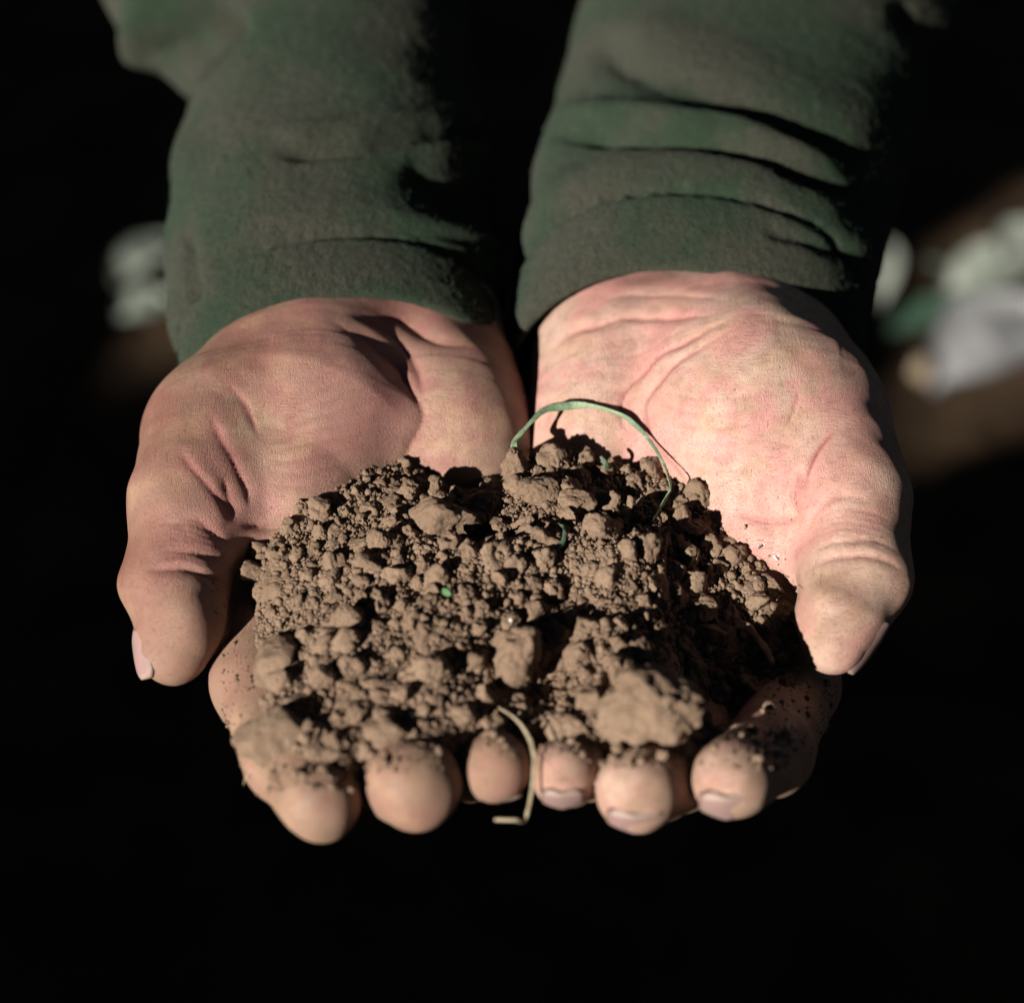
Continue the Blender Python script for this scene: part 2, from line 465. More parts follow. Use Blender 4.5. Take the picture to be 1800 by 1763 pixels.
def build_hand(name, spec, parent, vs):
    fld = hand_field(spec, vs)
    V, Q = surface_nets(fld.F, fld.lo, vs)
    V = V.astype(float)
    N = vert_normals(V, Q)
    if (N * (V - V.mean(0))).sum() < 0: Q = Q[:, ::-1]; N = -N
    u, v, Z = proj(V)
    facing = sstep(0.02, 0.25, -(N @ FWD))
    lowf = 0.55 * vnoise(V, 9, 3) + 0.25 * vnoise(V, 4.5, 4)
    disp = lowf * 0.55 * (1 + 0.9 * sstep(1230, 1320, v))
    crease = np.zeros(len(V)); pink = np.zeros(len(V))
    wig_u = u + 5 * vnoise(V, 7, 21) + 0.7 * vnoise(V, 2.5, 22); wig_v = v + 5 * vnoise(V, 7, 23) + 0.7 * vnoise(V, 2.5, 24)
    for pts, wd, dep, cr, zr in spec['creases']:
        d, s, t = poly_dist(wig_u, wig_v, pts)
        taper = (sstep(0, 0.30, t) * sstep(0, 0.30, 1 - t)) * (0.75 + 0.25 * vnoise(V, 6, 55))
        msk = facing * taper
        if zr: msk = msk * ((Z > zr[0]) & (Z < zr[1]))
        disp -= dep * (0.75 * np.exp(-d / wd) + 0.25 * np.exp(-(d / (3 * wd)) ** 2)) * msk
        disp += 0.18 * dep * np.exp(-((d - 3.5 * wd) / (3.0 * wd)) ** 2) * msk
        crease = np.maximum(crease, cr * np.exp(-(d / (wd * 0.9)) ** 2) * msk)
        pink = np.maximum(pink, 0.6 * cr * np.exp(-(d / (wd * 3.5)) ** 2) * msk)
    for pts, wd, hgt, zr in spec['bulges']:
        d, s, t = poly_dist(u, v, pts)
        msk = facing
        if zr: msk = msk * ((Z > zr[0]) & (Z < zr[1]))
        disp += hgt * np.exp(-(d / wd) ** 2) * msk
    V = V + N * disp[:, None]
    for (cu, cv), rad, st in spec['pink']:
        pink = np.maximum(pink, st * np.exp(-((u - cu) ** 2 + (v - cv) ** 2) / rad ** 2))
    # sun-browned back and edges of the hand, dust where it touched the soil
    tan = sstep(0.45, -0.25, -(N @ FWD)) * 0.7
    for (cu, cv), rad, st in spec['tan']:
        tan = np.maximum(tan, st * np.exp(-((u - cu) ** 2 + (v - cv) ** 2) / rad ** 2))
    dust = 1.0 * sstep(1120, 1230, v) * (0.65 + 0.35 * vnoise(V, 5, 8)) 
    for (cu, cv), rad, st in spec['dust']:
        dust = np.maximum(dust, st * np.exp(-((u - cu) ** 2 + (v - cv) ** 2) / rad ** 2) * (0.75 + 0.25 * vnoise(V, 4, 9)))
    stain = np.zeros(len(V))
    for (cu, cv), rad, st in spec['stain']:
        stain = np.maximum(stain, st * np.exp(-((u - cu) ** 2 + (v - cv) ** 2) / rad ** 2))
    me = mesh_from(name, V, Q)
    add_attr(me, 'stain', stain)
    wetv = np.zeros(len(V))
    for (cu, cv), rad, st in spec['wet']:
        wetv = np.maximum(wetv, st * np.exp(-((u - cu) ** 2 + (v - cv) ** 2) / rad ** 2))
    add_attr(me, 'wet', wetv)
    add_attr(me, 'crease', np.clip(crease, 0, 1)); add_attr(me, 'pink', np.clip(pink, 0, 0.85))
    add_attr(me, 'tan', np.clip(tan, 0, 1)); add_attr(me, 'dust', np.clip(dust, 0, 0.95))
    o = link(name, me, MAT[spec['mat']], parent)
    for nname, c, axis, nrm, wid, length in spec['nails']:
        build_nail(nname, fld, c, axis, nrm, wid, length, o)
    return o, fld, (V, N, u, v, Z)

def build_nail(name, fld, c, axis, nrm, wid, length, parent):
    off = 0.6 if name == 'thumb_nail' else 0.25
    c = P(*c)
    tocam = lambda d: RIGHT * d[0] + UP * d[1] + FWD * d[2]
    nrm = tocam(np.array(nrm, float)); nrm /= np.linalg.norm(nrm)
    axis = tocam(np.array(axis, float)); axis -= nrm * (axis @ nrm); axis /= np.linalg.norm(axis)
    side = np.cross(axis, nrm)
    na, nb = 25, 27
    A, B = np.meshgrid(np.linspace(-1, 1, na), np.linspace(-1, 1, nb), indexing='ij')
    # rounded outline: narrower towards the root, rounded free edge
    wloc = wid * 0.5 * (0.80 + 0.20 * sstep(-1, -0.2, B)) * np.sqrt(np.clip(1 - np.clip((np.abs(B) - 0.62) / 0.42, 0, 1) ** 2, 0.02, 1))
    base = c + side * (A * wloc)[..., None] + axis * (B * length * 0.5)[..., None]
    start = (base + nrm * 9).reshape(-1, 3)
    t = np.zeros(len(start))
    for _ in range(90):
        d = fld.sample(start - nrm * t[:, None])
        t = np.where(d > 0.05, t + np.maximum(d * 0.6, 0.03), t)
        t = np.minimum(t, 14)
    # the plate is one smooth curve: straight along the finger, arched across it
    tg = t.reshape(na, nb)
    mid = tg[na // 2]; bl = np.linspace(-1, 1, nb)
    sel = (bl > -0.75) & (bl < 0.3)
    k = np.polyfit(bl[sel], mid[sel], 1)
    tt = np.polyval(k, B) + (wid / 12.0) ** 2 * 1.9 * A ** 2 + 0.5 * np.clip(B, 0, 1) ** 2 + 0.5 * np.clip(-B - 0.5, 0, 1)
    top = start.reshape(na, nb, 3) - nrm * (tt - off)[..., None]
    edge = np.maximum(np.abs(A), np.abs(B)) > 0.97
    bot = top - nrm * 0.7
    V = np.vstack([top.reshape(-1, 3), bot.reshape(-1, 3)])
    F = []
    n = na * nb
    for i in range(na - 1):
        for j in range(nb - 1):
            q = [i * nb + j, (i + 1) * nb + j, (i + 1) * nb + j + 1, i * nb + j + 1]
            F.append(q); F.append([x + n for x in q[::-1]])
    ring = [(i, 0) for i in range(na)] + [(na - 1, j) for j in range(1, nb)] + [(i, nb - 1) for i in range(na - 2, -1, -1)] + [(0, j) for j in range(nb - 2, 0, -1)]
    ids = [i * nb + j for i, j in ring]
    for x, y in zip(ids, ids[1:] + ids[:1]): F.append([y, x, x + n, y + n])
    me = mesh_from(name, V, F)
    free = 0.7 * sstep(0.74, 0.84, B).ravel(); rim = sstep(0.86, 1.0, np.maximum(np.abs(A) * (B < 0.85), np.where(B < 0, np.abs(B), 0))).ravel()
    add_attr(me, 'free', np.concatenate([free, free])); add_attr(me, 'rim', np.concatenate([rim, rim]))
    return link(name, me, MAT['nail'], parent)

RIGHT_SPEC = dict(
    mat='skin_pink_lit', wet=[((1345, 962), 34, 1.0), ((1375, 985), 26, 1.0)],
    box=((-8, -112, -62), (128, 210, 48)),
    palm=[
        ([(1120, 300, 134, 19), (1112, 515, 69, 19.5), (1078, 640, 50, 19)], 10),
        ([(1310, 300, 134, 19), (1275, 530, 68, 20), (1250, 640, 50, 19)], 10),
        ([(1075, 640, 50, 18.5), (1071, 720, 38, 18), (1055, 800, 32, 17), (1045, 960, 36, 13)], 9),
        ([(1110, 640, 48, 18), (1150, 1000, 38, 13.5)], 10),
        ([(1180, 640, 46, 18), (1260, 1000, 32, 14)], 10),
        ([(1240, 640, 44, 18), (1330, 940, 18, 17), (1375, 1000, 14, 14)], 10),
        ([(1300, 610, 44, 18), (1310, 690, 33, 24), (1322, 775, 24, 25), (1375, 865, 15, 19)], 12),
        ([(1368, 612, 50, 16), (1422, 745, 22, 17), (1482, 868, 5, 13.5)], 10),
    ],
    digits=[
        ([(1462, 830, 8, 14), (1492, 885, 0, 12.3), (1500, 945, -6, 11.2), (1504, 1018, -12, 11.8), (1474, 1086, -19, 8.9), (1464, 1136, -21, 6.2)], 5, 9),
        ([(1375, 995, 22, 14), (1394, 1205, 2, 10.4), (1350, 1322, -32, 9.2), (1288, 1368, -56, 8.2)], 4, 7),
        ([(1268, 1005, 34, 13.5), (1268, 1230, 5, 10.4), (1188, 1348, -35, 9.4), (1121, 1386, -57, 8.7)], 4, 7),
        ([(1160, 1000, 36, 13), (1105, 1240, -8, 10), (1036, 1335, -38, 8.4), (989, 1358, -55, 7.0)], 4, 7),
        ([(1060, 975, 38, 12.5), (1010, 1180, 14, 8.8), (960, 1268, -10, 7.5), (930, 1305, -28, 6.8)], 4, 7),
    ],
    creases=[
        # heel and life lines
        ([(1335, 540), (1235, 585), (1150, 640), (1100, 690), (1095, 740), (1120, 775)], 3, 0.8, 0.9, None),
        ([(1345, 555), (1250, 600), (1180, 650), (1140, 700), (1138, 750), (1165, 800), (1205, 850), (1215, 920)], 3, 0.85, 0.9, None),
        ([(960, 635), (1000, 590), (1050, 570), (1110, 562), (1200, 558), (1300, 545)], 4, 1.3, 0.7, None),
        ([(1030, 540), (1100, 522), (1200, 520), (1300, 535)], 3.5, 0.5, 0.25, None),
        ([(1290, 905), (1350, 915), (1415, 912)], 6, 1.6, 0.5, None),
        ([(1412, 820), (1400, 870), (1412, 915)], 7, 1.6, 0.6, None),
        ([(1485, 740), (1450, 775), (1425, 820), (1405, 880)], 3.5, 0.9, 1.0, None),
        ([(1410, 680), (1395, 720), (1380, 755)], 3, 0.5, 1.0, None),
        # thumb joints
        ([(1412, 945), (1440, 895), (1480, 872), (1540, 885)], 5, 0.9, 0.35, None),
        ([(1420, 985), (1470, 950), (1530, 945), (1585, 975)], 4, 0.6, 0.3, None),
        ([(1420, 1010), (1455, 985), (1510, 972), (1560, 985), (1596, 1010)], 4.5, 1.1, 0.45, None),
    ] + [([(1425, 915 + i * 11), (1480, 893 + i * 11), (1530, 900 + i * 11), (1580, 925 + i * 11)], 2.5, 0.36, 0.28, None) for i in range(6)]
      + [([(1160 + 5 * i, 690 + 26 * i), (1250, 700 + 26 * i), (1350, 690 + 27 * i)], 2.5, 0.22, 0.14, None) for i in range(7)],
    bulges=[([(1450, 1060), (1438, 1105)], 36, 1.2, (-60, 0)), ([(1330, 960), (1390, 1000)], 40, 1.5, None), ([(1290, 1385), (1240, 1370)], 30, 0.5, None)],
    pink=[((1300, 940), 120, 0.55), ((1120, 640), 110, 0.25), ((1150, 560), 120, 0.35), ((1400, 850), 90, 0.5), ((1150, 780), 110, 0.45)],
    tan=[((1540, 800), 90, 0.45), ((1580, 900), 70, 0.5), ((1500, 640), 60, 0.5)],
    dust=[((1470, 1090), 105, 0.85), ((1545, 990), 70, 0.55)],
    stain=[((1240, 700), 80, 0.7), ((1300, 770), 110, 0.6), ((1400, 690), 60, 0.5), ((1000, 760), 60, 0.4)],
    nails=[
        ('thumb_nail', (1508, 1130, -20), (-0.40, -0.90, -0.06), (0.78, -0.34, -0.52), 11.5, 14.0),
        ('fingernail', (1277, 1404, -60), (-0.06, 0.62, -0.78), (0.02, -0.78, -0.62), 11.5, 8.5),
        ('fingernail', (1116, 1423, -60), (-0.06, 0.62, -0.78), (-0.03, -0.80, -0.60), 11.5, 8.5),
        ('fingernail', (988, 1392, -58), (-0.03, 0.5, -0.86), (0.0, -0.86, -0.5), 8.5, 7.5),
        ('fingernail', (932, 1330, -28), (-0.05, 0.2, -0.96), (0.0, -0.96, -0.2), 8.5, 8.5),
    ],
)
LEFT_SPEC = dict(
    mat='skin_brown_shaded', wet=[((512, 742), 22, 0.9), ((455, 935), 30, 0.6), ((410, 800), 20, 0.6)],
    box=((-122, -112, -66), (10, 210, 48)),
    palm=[
        ([(520, 300, 134, 19), (552, 560, 72, 20), (585, 650, 55, 19)], 10),
        ([(690, 300, 134, 19), (735, 565, 66, 19.5), (752, 650, 58, 18.5)], 10),
        ([(752, 640, 52, 18), (775, 720, 38, 17.5), (797, 800, 30, 16), (790, 960, 38, 13)], 15),
        ([(625, 500, 80, 16), (645, 570, 55, 17), (665, 645, 48, 16)], 10),
        ([(715, 650, 56, 17), (690, 1000, 38, 13.5)], 10),
        ([(660, 650, 54, 17), (570, 1000, 32, 14)], 10),
        ([(600, 650, 50, 18), (500, 940, 18, 17), (448, 1000, 14, 14)], 10),
        ([(560, 620, 54, 19), (558, 690, 40, 24), (548, 775, 26, 25), (498, 865, 14, 19.5)], 10),
        ([(478, 645, 46, 16), (390, 770, 20, 17), (345, 868, 4, 13.5)], 10),
    ],
    digits=[
        ([(372, 825, 8, 14), (340, 885, 0, 12.4), (330, 935, -5, 11.8), (311, 1020, -11, 11.6), (318, 1092, -18, 9.2), (303, 1148, -20, 7.2)], 5, 9),
        ([(448, 990, 16, 14), (458, 1200, -16, 10.4), (505, 1330, -43, 9.2), (560, 1408, -58, 8.4)], 4, 7),
        ([(562, 1005, 30, 13.5), (600, 1235, -12, 10.6), (678, 1340, -38, 9.8), (728, 1378, -57, 9.6)], 4, 7),
        ([(682, 1000, 36, 13), (745, 1240, -8, 10), (830, 1328, -38, 8.4), (875, 1350, -54, 7.1)], 4, 7),
        ([(785, 975, 42, 12.5), (840, 1190, 26, 8.8), (890, 1270, 10, 7.5), (915, 1310, -4, 6.8)], 4, 7),
    ],
    creases=[
        ([(560, 552), (630, 590), (690, 640), (735, 700), (742, 740), (715, 800), (690, 835)], 6, 1.5, 0.5, None),
        ([(600, 545), (660, 570), (710, 615), (742, 665), (748, 720)], 5, 1.0, 0.45, None),
        ([(610, 540), (700, 565), (770, 600), (840, 610)], 8, 1.4, 0.35, None),
        ([(395, 665), (425, 700), (445, 740), (460, 775)], 3, 0.55, 1.0, None),
        ([(365, 720), (385, 765), (410, 810), (430, 860), (435, 905)], 4.5, 0.75, 0.95, None),
        ([(310, 780), (345, 835), (390, 885), (425, 925)], 4.5, 0.95, 0.8, None),
        ([(418, 920), (460, 928), (510, 930), (540, 930)], 6, 1.5, 0.5, None),
        ([(395, 830), (400, 880), (420, 915)], 5, 0.9, 0.6, None),
        # thumb joints
        ([(300, 930), (335, 912), (375, 935), (410, 965)], 4.5, 0.8, 0.3, None),
        ([(270, 985), (320, 968), (365, 975), (405, 1005)], 4.5, 0.9, 0.3, None),
        ([(250, 1005), (310, 997), (360, 1010), (405, 1022)], 5, 1.5, 0.45, None),
    ] + [([(258, 925 + i * 11), (310, 918 + i * 10), (360, 930 + i * 10), (405, 950 + i * 10)], 2.5, 0.42, 0.30, None) for i in range(7)]
      + [([(450 + 8 * i, 850 - 18 * i), (560, 850 - 24 * i), (690, 820 - 26 * i)], 2.5, 0.22, 0.16, None) for i in range(9)],
    bulges=[([(335, 1070), (340, 1120)], 36, 1.0, (-60, 0)), ([(470, 950), (520, 940)], 36, 1.2, None), ([(228, 1030), (250, 1020)], 30, 0.8, None)],
    pink=[((640, 680), 150, 0.40), ((450, 930), 90, 0.55), ((330, 970), 80, 0.35), ((560, 860), 110, 0.25), ((690, 570), 90, 0.3)],
    tan=[((300, 760), 120, 0.6), ((260, 980), 110, 0.8), ((430, 620), 80, 0.55), ((330, 870), 90, 0.6), ((320, 1080), 110, 0.6)],
    dust=[((310, 1130), 110, 0.6), ((370, 1020), 60, 0.4)],
    stain=[((470, 760), 70, 0.5), ((820, 700), 80, 0.45)],
    nails=[
        ('thumb_nail', (274, 1144, -20), (0.16, -0.98, -0.05), (-0.84, -0.14, -0.52), 9.5, 11.5),
        ('fingernail', (560, 1436, -52), (0.10, 0.10, -0.98), (-0.05, -0.98, 0.12), 12.5, 11.0),
        ('fingernail', (728, 1410, -50), (0.10, 0.10, -0.98), (0.0, -0.98, 0.12), 12.5, 11.0),
        ('fingernail', (878, 1378, -50), (0.05, 0.10, -0.98), (0.0, -0.98, 0.12), 9.5, 9.5),
        ('fingernail', (915, 1335, -2), (0.05, 0.10, -0.98), (0.0, -0.98, 0.12), 8.5, 8.5),
    ],
)

person = tag(empty('person', M((0, 0, -60))), 'person in a green fleece holding soil in two cupped hands', 'person')
HVS = 0.62
hand_r, FR, HR = build_hand('hand', RIGHT_SPEC, person, HVS)
hand_l, FL, HL = build_hand('hand', LEFT_SPEC, person, HVS)
hand_r['label'] = 'pinker brightly lit cupped hand with a green grass blade arching over its palm'
hand_l['label'] = 'browner cupped hand with scratches near the thumb'

# ------------------------------------------------------------------ sleeves
def sleeve(spec, parent):
    axis = spline(spec['axis'], 400)                   # rows: x, y, z, half width, half height
    seg = np.linalg.norm(np.diff(axis[:, :3], axis=0), axis=1); S = np.concatenate([[0], np.cumsum(seg)])
    # denser rings near the cuff
    s = np.concatenate([np.arange(0, 190, 0.8), np.arange(190, S[-1], 6)])
    ax = np.stack([np.interp(s, S, axis[:, c]) for c in range(5)], 1)
    tan_ = np.gradient(ax[:, :3], axis=0); tan_ /= np.linalg.norm(tan_, axis=1, keepdims=True)
    xh = np.cross(tan_, [0, 0, 1.0]); xh /= np.linalg.norm(xh, axis=1, keepdims=True)
    zh = np.cross(xh, tan_)
    nphi = 340
    phi = np.linspace(0, 2 * np.pi, nphi, endpoint=False)
    cx = np.sign(np.cos(phi)) * np.abs(np.cos(phi)) ** 0.92; sz = np.sign(np.sin(phi)) * np.abs(np.sin(phi)) ** 0.92
    p = ax[:, None, :3] + xh[:, None, :] * (ax[:, 3][:, None] * cx)[..., None] + zh[:, None, :] * (ax[:, 4][:, None] * sz)[..., None]
    # the cuff's edge is not quite square to the arm
    sk = spec['skew'](phi) * np.exp(-s / 40.0)[:, None]
    p = p - tan_[:, None, :] * sk[..., None]
    ns = len(s)
    V = p.reshape(-1, 3)
    i = np.arange(ns - 1)[:, None]; j = np.arange(nphi)[None, :]; j2 = (j + 1) % nphi
    Fq = np.stack([i * nphi + j, i * nphi + j2, (i + 1) * nphi + j2, (i + 1) * nphi + j], -1).reshape(-1, 4)
    N = vert_normals(V, Fq)
    ctr = np.repeat(ax[:, :3], nphi, 0)
    if (N * (V - ctr)).sum() < 0: N = -N; Fq = Fq[:, ::-1]
    ss = np.repeat(s, nphi)
    u, v, Z = proj(V)
    facing = sstep(-0.15, 0.2, -(N @ FWD))
    d = 2.0 * vnoise(V, 34, spec['seed']) + 0.45 * vnoise(V, 13, spec['seed'] + 1) * sstep(10, 30, ss) + 0.12 * vnoise(V, 4, spec['seed'] + 2)
    d = d * sstep(-10, 25, ss) + 3.0 * vnoise(V, 60, spec['seed'] + 5) * sstep(60, 160, ss)
    # puffed hem and the band above it
    d += 1.2 * np.sin(np.clip(ss / spec['hem'], 0, 1) * np.pi) ** 0.7
    d -= 2.6 * np.exp(-((ss - spec['hem']) / 1.5) ** 2) * (0.8 + 0.5 * vnoise(V, 2.2, 77))
    d += 1.8 * np.exp(-((ss - spec['hem'] - 9) / 7.0) ** 2)
    wu = u + 4 * vnoise(V, 6, 31); wv = v + 6 * vnoise(V, 8, 32)
    for pts, wid, dep, ovh in spec['folds']:
        dist, side, t = poly_dist(wu, wv, pts)
        sg = dist * side                                  # > 0 below the line in the picture
        tp = sstep(0, 0.2, t) * sstep(0, 0.12, 1 - t)
        g = np.exp(-(dist / wid) ** 2)
        d -= dep * g * tp * facing
        d += ovh * np.exp(-((sg + 2.6 * wid) / (1.9 * wid)) ** 2) * tp * facing * (dist < 9 * wid)
    for (cu, cv), ru, rv, hgt in spec['lumps']:
        d += hgt * np.exp(-((u - cu) / ru) ** 2 - ((v - cv) / rv) ** 2) * facing
    d += 0.16 * vnoise(V, 1.5, 41) + 0.16 * vnoise(V, 0.8, 42)
    V = V + N * d[:, None]
    hem_i = int(np.searchsorted(s, spec['hem']))
    th = 2.4
    def shell(r0, r1, close0):
        idx = np.arange(r0 * nphi, (r1 + 1) * nphi)
        n = len(idx); rows = r1 - r0 + 1
        outer = V[idx]; inner = outer - N[idx] * th
        vv = [outer, inner]
        i = np.arange(rows - 1)[:, None]
        f1 = np.stack([i * nphi + j, i * nphi + j2, (i + 1) * nphi + j2, (i + 1) * nphi + j], -1).reshape(-1, 4)
        ff = [f1, f1[:, ::-1] + n]
        # rounded lip at the open end
        if close0:
            lip = (outer[:nphi] + inner[:nphi]) / 2 - np.repeat(tan_[r0][None], nphi, 0) * 1.1
            vv.append(lip); k = 2 * n
            jj = np.arange(nphi); jn = (jj + 1) % nphi
            ff.append(np.stack([jj, k + jj, k + jn, jn], -1)); ff.append(np.stack([k + jj, n + jj, n + jn, k + jn], -1))
        return np.vstack(vv), np.vstack(ff)
    def fuzz(r0, r1, cnt, sd):
        g = np.random.default_rng(sd)
        c = g.integers(r0 * nphi, r1 * nphi, cnt)
        c = c[-(N[c] @ FWD) > -0.35]
        b0 = V[c] - N[c] * 0.15 + g.normal(0, 0.25, (len(c), 3))
        dr = N[c] * g.uniform(0.25, 1.0, (len(c), 1)) + g.normal(0, 0.75, (len(c), 3)); dr /= np.linalg.norm(dr, axis=1, keepdims=True)
        ln = g.uniform(0.5, 1.5, (len(c), 1)); sd3 = np.cross(dr, g.normal(size=(len(c), 3))); sd3 /= np.linalg.norm(sd3, axis=1, keepdims=True)
        md = b0 + dr * ln * 0.55 + g.normal(0, 0.14, (len(c), 3)); tp = b0 + dr * ln + g.normal(0, 0.3, (len(c), 3))
        q = np.stack([b0 - sd3 * 0.07, b0 + sd3 * 0.07, md + sd3 * 0.05, tp, md - sd3 * 0.05], 1)
        fi = np.arange(len(c))[:, None] * 5
        return q.reshape(-1, 3), fi + np.array([0, 1, 2, 4]), fi + np.array([4, 2, 3, 3])
    v1, f1 = shell(hem_i, ns - 1, False)
    nr = int(np.searchsorted(s, 188))
    q, fa, fb = fuzz(hem_i + 1, nr, 42000, spec['seed'])
    v1, f1 = np.vstack([v1, q]), np.vstack([f1, fa + len(v1)])
    me = mesh_from('sleeve', v1, f1)
    so_ = link('sleeve', me, MAT['fleece'], parent)
    v2, f2 = shell(0, hem_i, True)
    q, fa, fb = fuzz(0, hem_i, 9000, spec['seed'] + 1)
    v2, f2 = np.vstack([v2, q]), np.vstack([f2, fa + len(v2)])
    cu = link('cuff', mesh_from('cuff', v2, f2), MAT['fleece'], so_)
    return so_, (V, N, u, v, Z, ss)

yR = W(1170, 487, 14)[1]; yL = W(620, 535, 14)[1]
xa = P(1208, 560, 52)[0]; xb = P(612, 590, 56)[0]
sl_r, SR = sleeve(dict(
    axis=[(xa, yR, -11, 45.5, 29.5), (xa + 3, yR + 22, -10, 46, 36), (xa + 9, yR + 50, -10, 49, 36), (xa + 19, yR + 100, -10, 52, 37), (xa + 32, yR + 160, -8, 56, 40), (xa + 48, yR + 215, 2, 60, 46), (xa + 70, yR + 265, 50, 60, 52), (xa + 95, yR + 295, 130, 62, 58), (xa + 105, yR + 310, 230, 66, 62)],
    skew=lambda ph: 11.0 * np.clip(-np.cos(ph), 0, 1) ** 2 + 3.0 * np.clip(np.cos(ph), 0, 1) ** 2 if True else 0,
    seed=50, hem=21,
    folds=[
        ([(975, 250), (1060, 242), (1160, 244), (1270, 262), (1380, 300), (1500, 350)], 13, 5.5, 4.0),
        ([(1030, 40), (1090, 110), (1190, 150), (1300, 185), (1420, 245), (1520, 310)], 26, 2.8, 2.0),
        ([(1340, 415), (1430, 430), (1520, 470)], 10, 2.0, 1.0),
        ([(1560, 0), (1620, 90), (1660, 180)], 22, 4.0, 2.0),
    ],
    lumps=[((960, 300), 60, 90, 1.5), ((1690, 40), 60, 60, 6)],
), person)
sl_l, SL = sleeve(dict(
    axis=[(xb, yL, -11, 40.5, 29), (xb - 2, yL + 22, -11, 42, 32.5), (xb - 6, yL + 50, -10, 46, 36), (xb - 8, yL + 95, -10, 44, 37), (xb - 12, yL + 145, -8, 44, 39), (xb - 34, yL + 205, 2, 60, 46), (xb - 62, yL + 265, 50, 60, 52), (xb - 88, yL + 295, 130, 62, 58), (xb - 98, yL + 310, 230, 66, 62)],
    skew=lambda ph: 3.0 * np.clip(-np.cos(ph), 0, 1) ** 2 + 4.0 * np.clip(np.cos(ph), 0, 1) ** 2,
    seed=60, hem=20,
    folds=[
        ([(470, 280), (600, 262), (740, 245), (900, 232)], 11, 3.8, 2.0),
        ([(700, 292), (760, 310), (820, 350), (890, 410)], 20, 3.0, 0.0),
        ([(640, 395), (740, 405), (830, 430), (890, 455)], 7, 1.2, 0.8),
        ([(300, 120), (340, 60), (420, 0)], 34, 7.0, 0.0),
        ([(330, 400), (345, 470), (345, 540)], 12, 2.5, 0.5),
    ],
    lumps=[((255, 55), 26, 75, 9), ((300, 270), 45, 60, 4.0), ((350, 25), 38, 62, -15), ((860, 345), 105, 46, -8), ((800, 262), 90, 18, 2.5)],
), person)

# ------------------------------------------------------------------ soil heaped in the hands
CTRL = [(425, 1000, -5), (425, 1100, -6), (440, 1180, -7), (520, 950, 1), (560, 930, 3), (650, 870, 3), (740, 850, 1), (800, 835, -3), (850, 850, -18), (838, 888, -14), (868, 876, -13),
        (908, 815, 6), (900, 838, 5), (930, 840, 5), (960, 850, 4), (1060, 865, 0), (1120, 860, -2), (1180, 900, -1), (1260, 970, -4), (1330, 1010, -8), (1380, 1050, -9), (1400, 1120, -14),
        (1425, 1200, -12), (700, 1000, 5), (850, 920, -2), (900, 1000, 8), (1100, 1000, 7), (1230, 1060, -3), (600, 1060, 4), (520, 1050, 2), (600, 1150, 6), (800, 1100, 8),
        (800, 1180, 7), (950, 1060, 6), (985, 1095, -1), (960, 1200, 3), (1060, 1110, 10), (1140, 1085, 5), (1130, 1150, 3), (1205, 1180, -12), (1270, 1190, -20), (1340, 1220, -16),
        (1280, 1270, -21), (1380, 1290, -12), (1130, 1275, 2), (1060, 1215, 8), (965, 1265, -11), (890, 1240, 0), (905, 1295, -1), (700, 1250, 7), (700, 1310, 4), (560, 1260, 5),
        (480, 1230, 3), (462, 1315, 0), (540, 1350, 8), (600, 1368, 7), (740, 1338, 7), (820, 1312, 6), (880, 1305, 3), (1000, 1322, 4), (1050, 1330, 5), (1180, 1338, 5), (1240, 1345, 0), (1300, 1325, -11), (1360, 1312, -9)]
CX = np.array([W(*c)[:2] for c in CTRL]); CH = np.array([c[2] for c in CTRL], float)
OUT = [(414, 985), (424, 1050), (416, 1110), (432, 1165), (440, 1250), (426, 1325), (446, 1372), (545, 1404), (622, 1414), (650, 1384), (800, 1380), (830, 1350), (925, 1334),
       (1040, 1354), (1190, 1378), (1300, 1358), (1370, 1305), (1432, 1230), (1448, 1150), (1440, 1050), (1300, 900), (1190, 835), (1000, 780), (880, 770), (700, 780), (560, 850), (480, 925)]
OX = np.array([W(u, v, -4)[:2] for u, v in OUT])

def poly_sd(p, poly):           # > 0 inside
    ins = np.zeros(len(p), bool); best = np.full(len(p), 1e9)
    n = len(poly)
    for i in range(n):
        a, b = poly[i], poly[(i + 1) % n]
        d = b - a
        t = np.clip(((p - a) @ d) / (d @ d), 0, 1)
        best = np.minimum(best, np.hypot(*(p - a - t[:, None] * d).T))
        c = ((a[1] > p[:, 1]) != (b[1] > p[:, 1])) & (p[:, 0] < (b[0] - a[0]) * (p[:, 1] - a[1]) / (b[1] - a[1] + 1e-12) + a[0])
        ins ^= c
    return np.where(ins, best, -best)

def soil_h(xy, edge=True):
    xy = np.asarray(xy, float)
    d2 = ((xy[:, None, :] - CX[None]) ** 2).sum(-1)
    wt = np.exp(-d2 / (2 * 6.5 ** 2)) + 1e-3 / (1 + d2 / 100) ** 2
    h = (wt * CH).sum(1) / wt.sum(1)
    if edge:
        sd = poly_sd(xy, OX)
        h = h - 13 * (1 - sstep(-1, 6, sd)) ** 1.3
    return h

def on_soil(u, v):
    hs = np.linspace(22, -45, 270)
    q = np.array([W(u, v, h) for h in hs])
    sh = soil_h(q[:, :2])
    i = np.argmax(hs <= sh)
    return q[i] if (hs <= sh).any() else q[-1]

def hands_sd(p):
    a = np.minimum(FR.sample(p), 60); b = np.minimum(FL.sample(p), 60)
    inR = ((p > FR.lo) & (p < FR.lo + (FR.n - 1) * FR.vs)).all(1); inL = ((p > FL.lo) & (p < FL.lo + (FL.n - 1) * FL.vs)).all(1)
    return np.minimum(np.where(inR, a, 60), np.where(inL, b, 60))

SV, SF = [], []
def collect(v, f):
    n = sum(len(x) for x in SV)
    SV.append(v); SF.append(f + n)

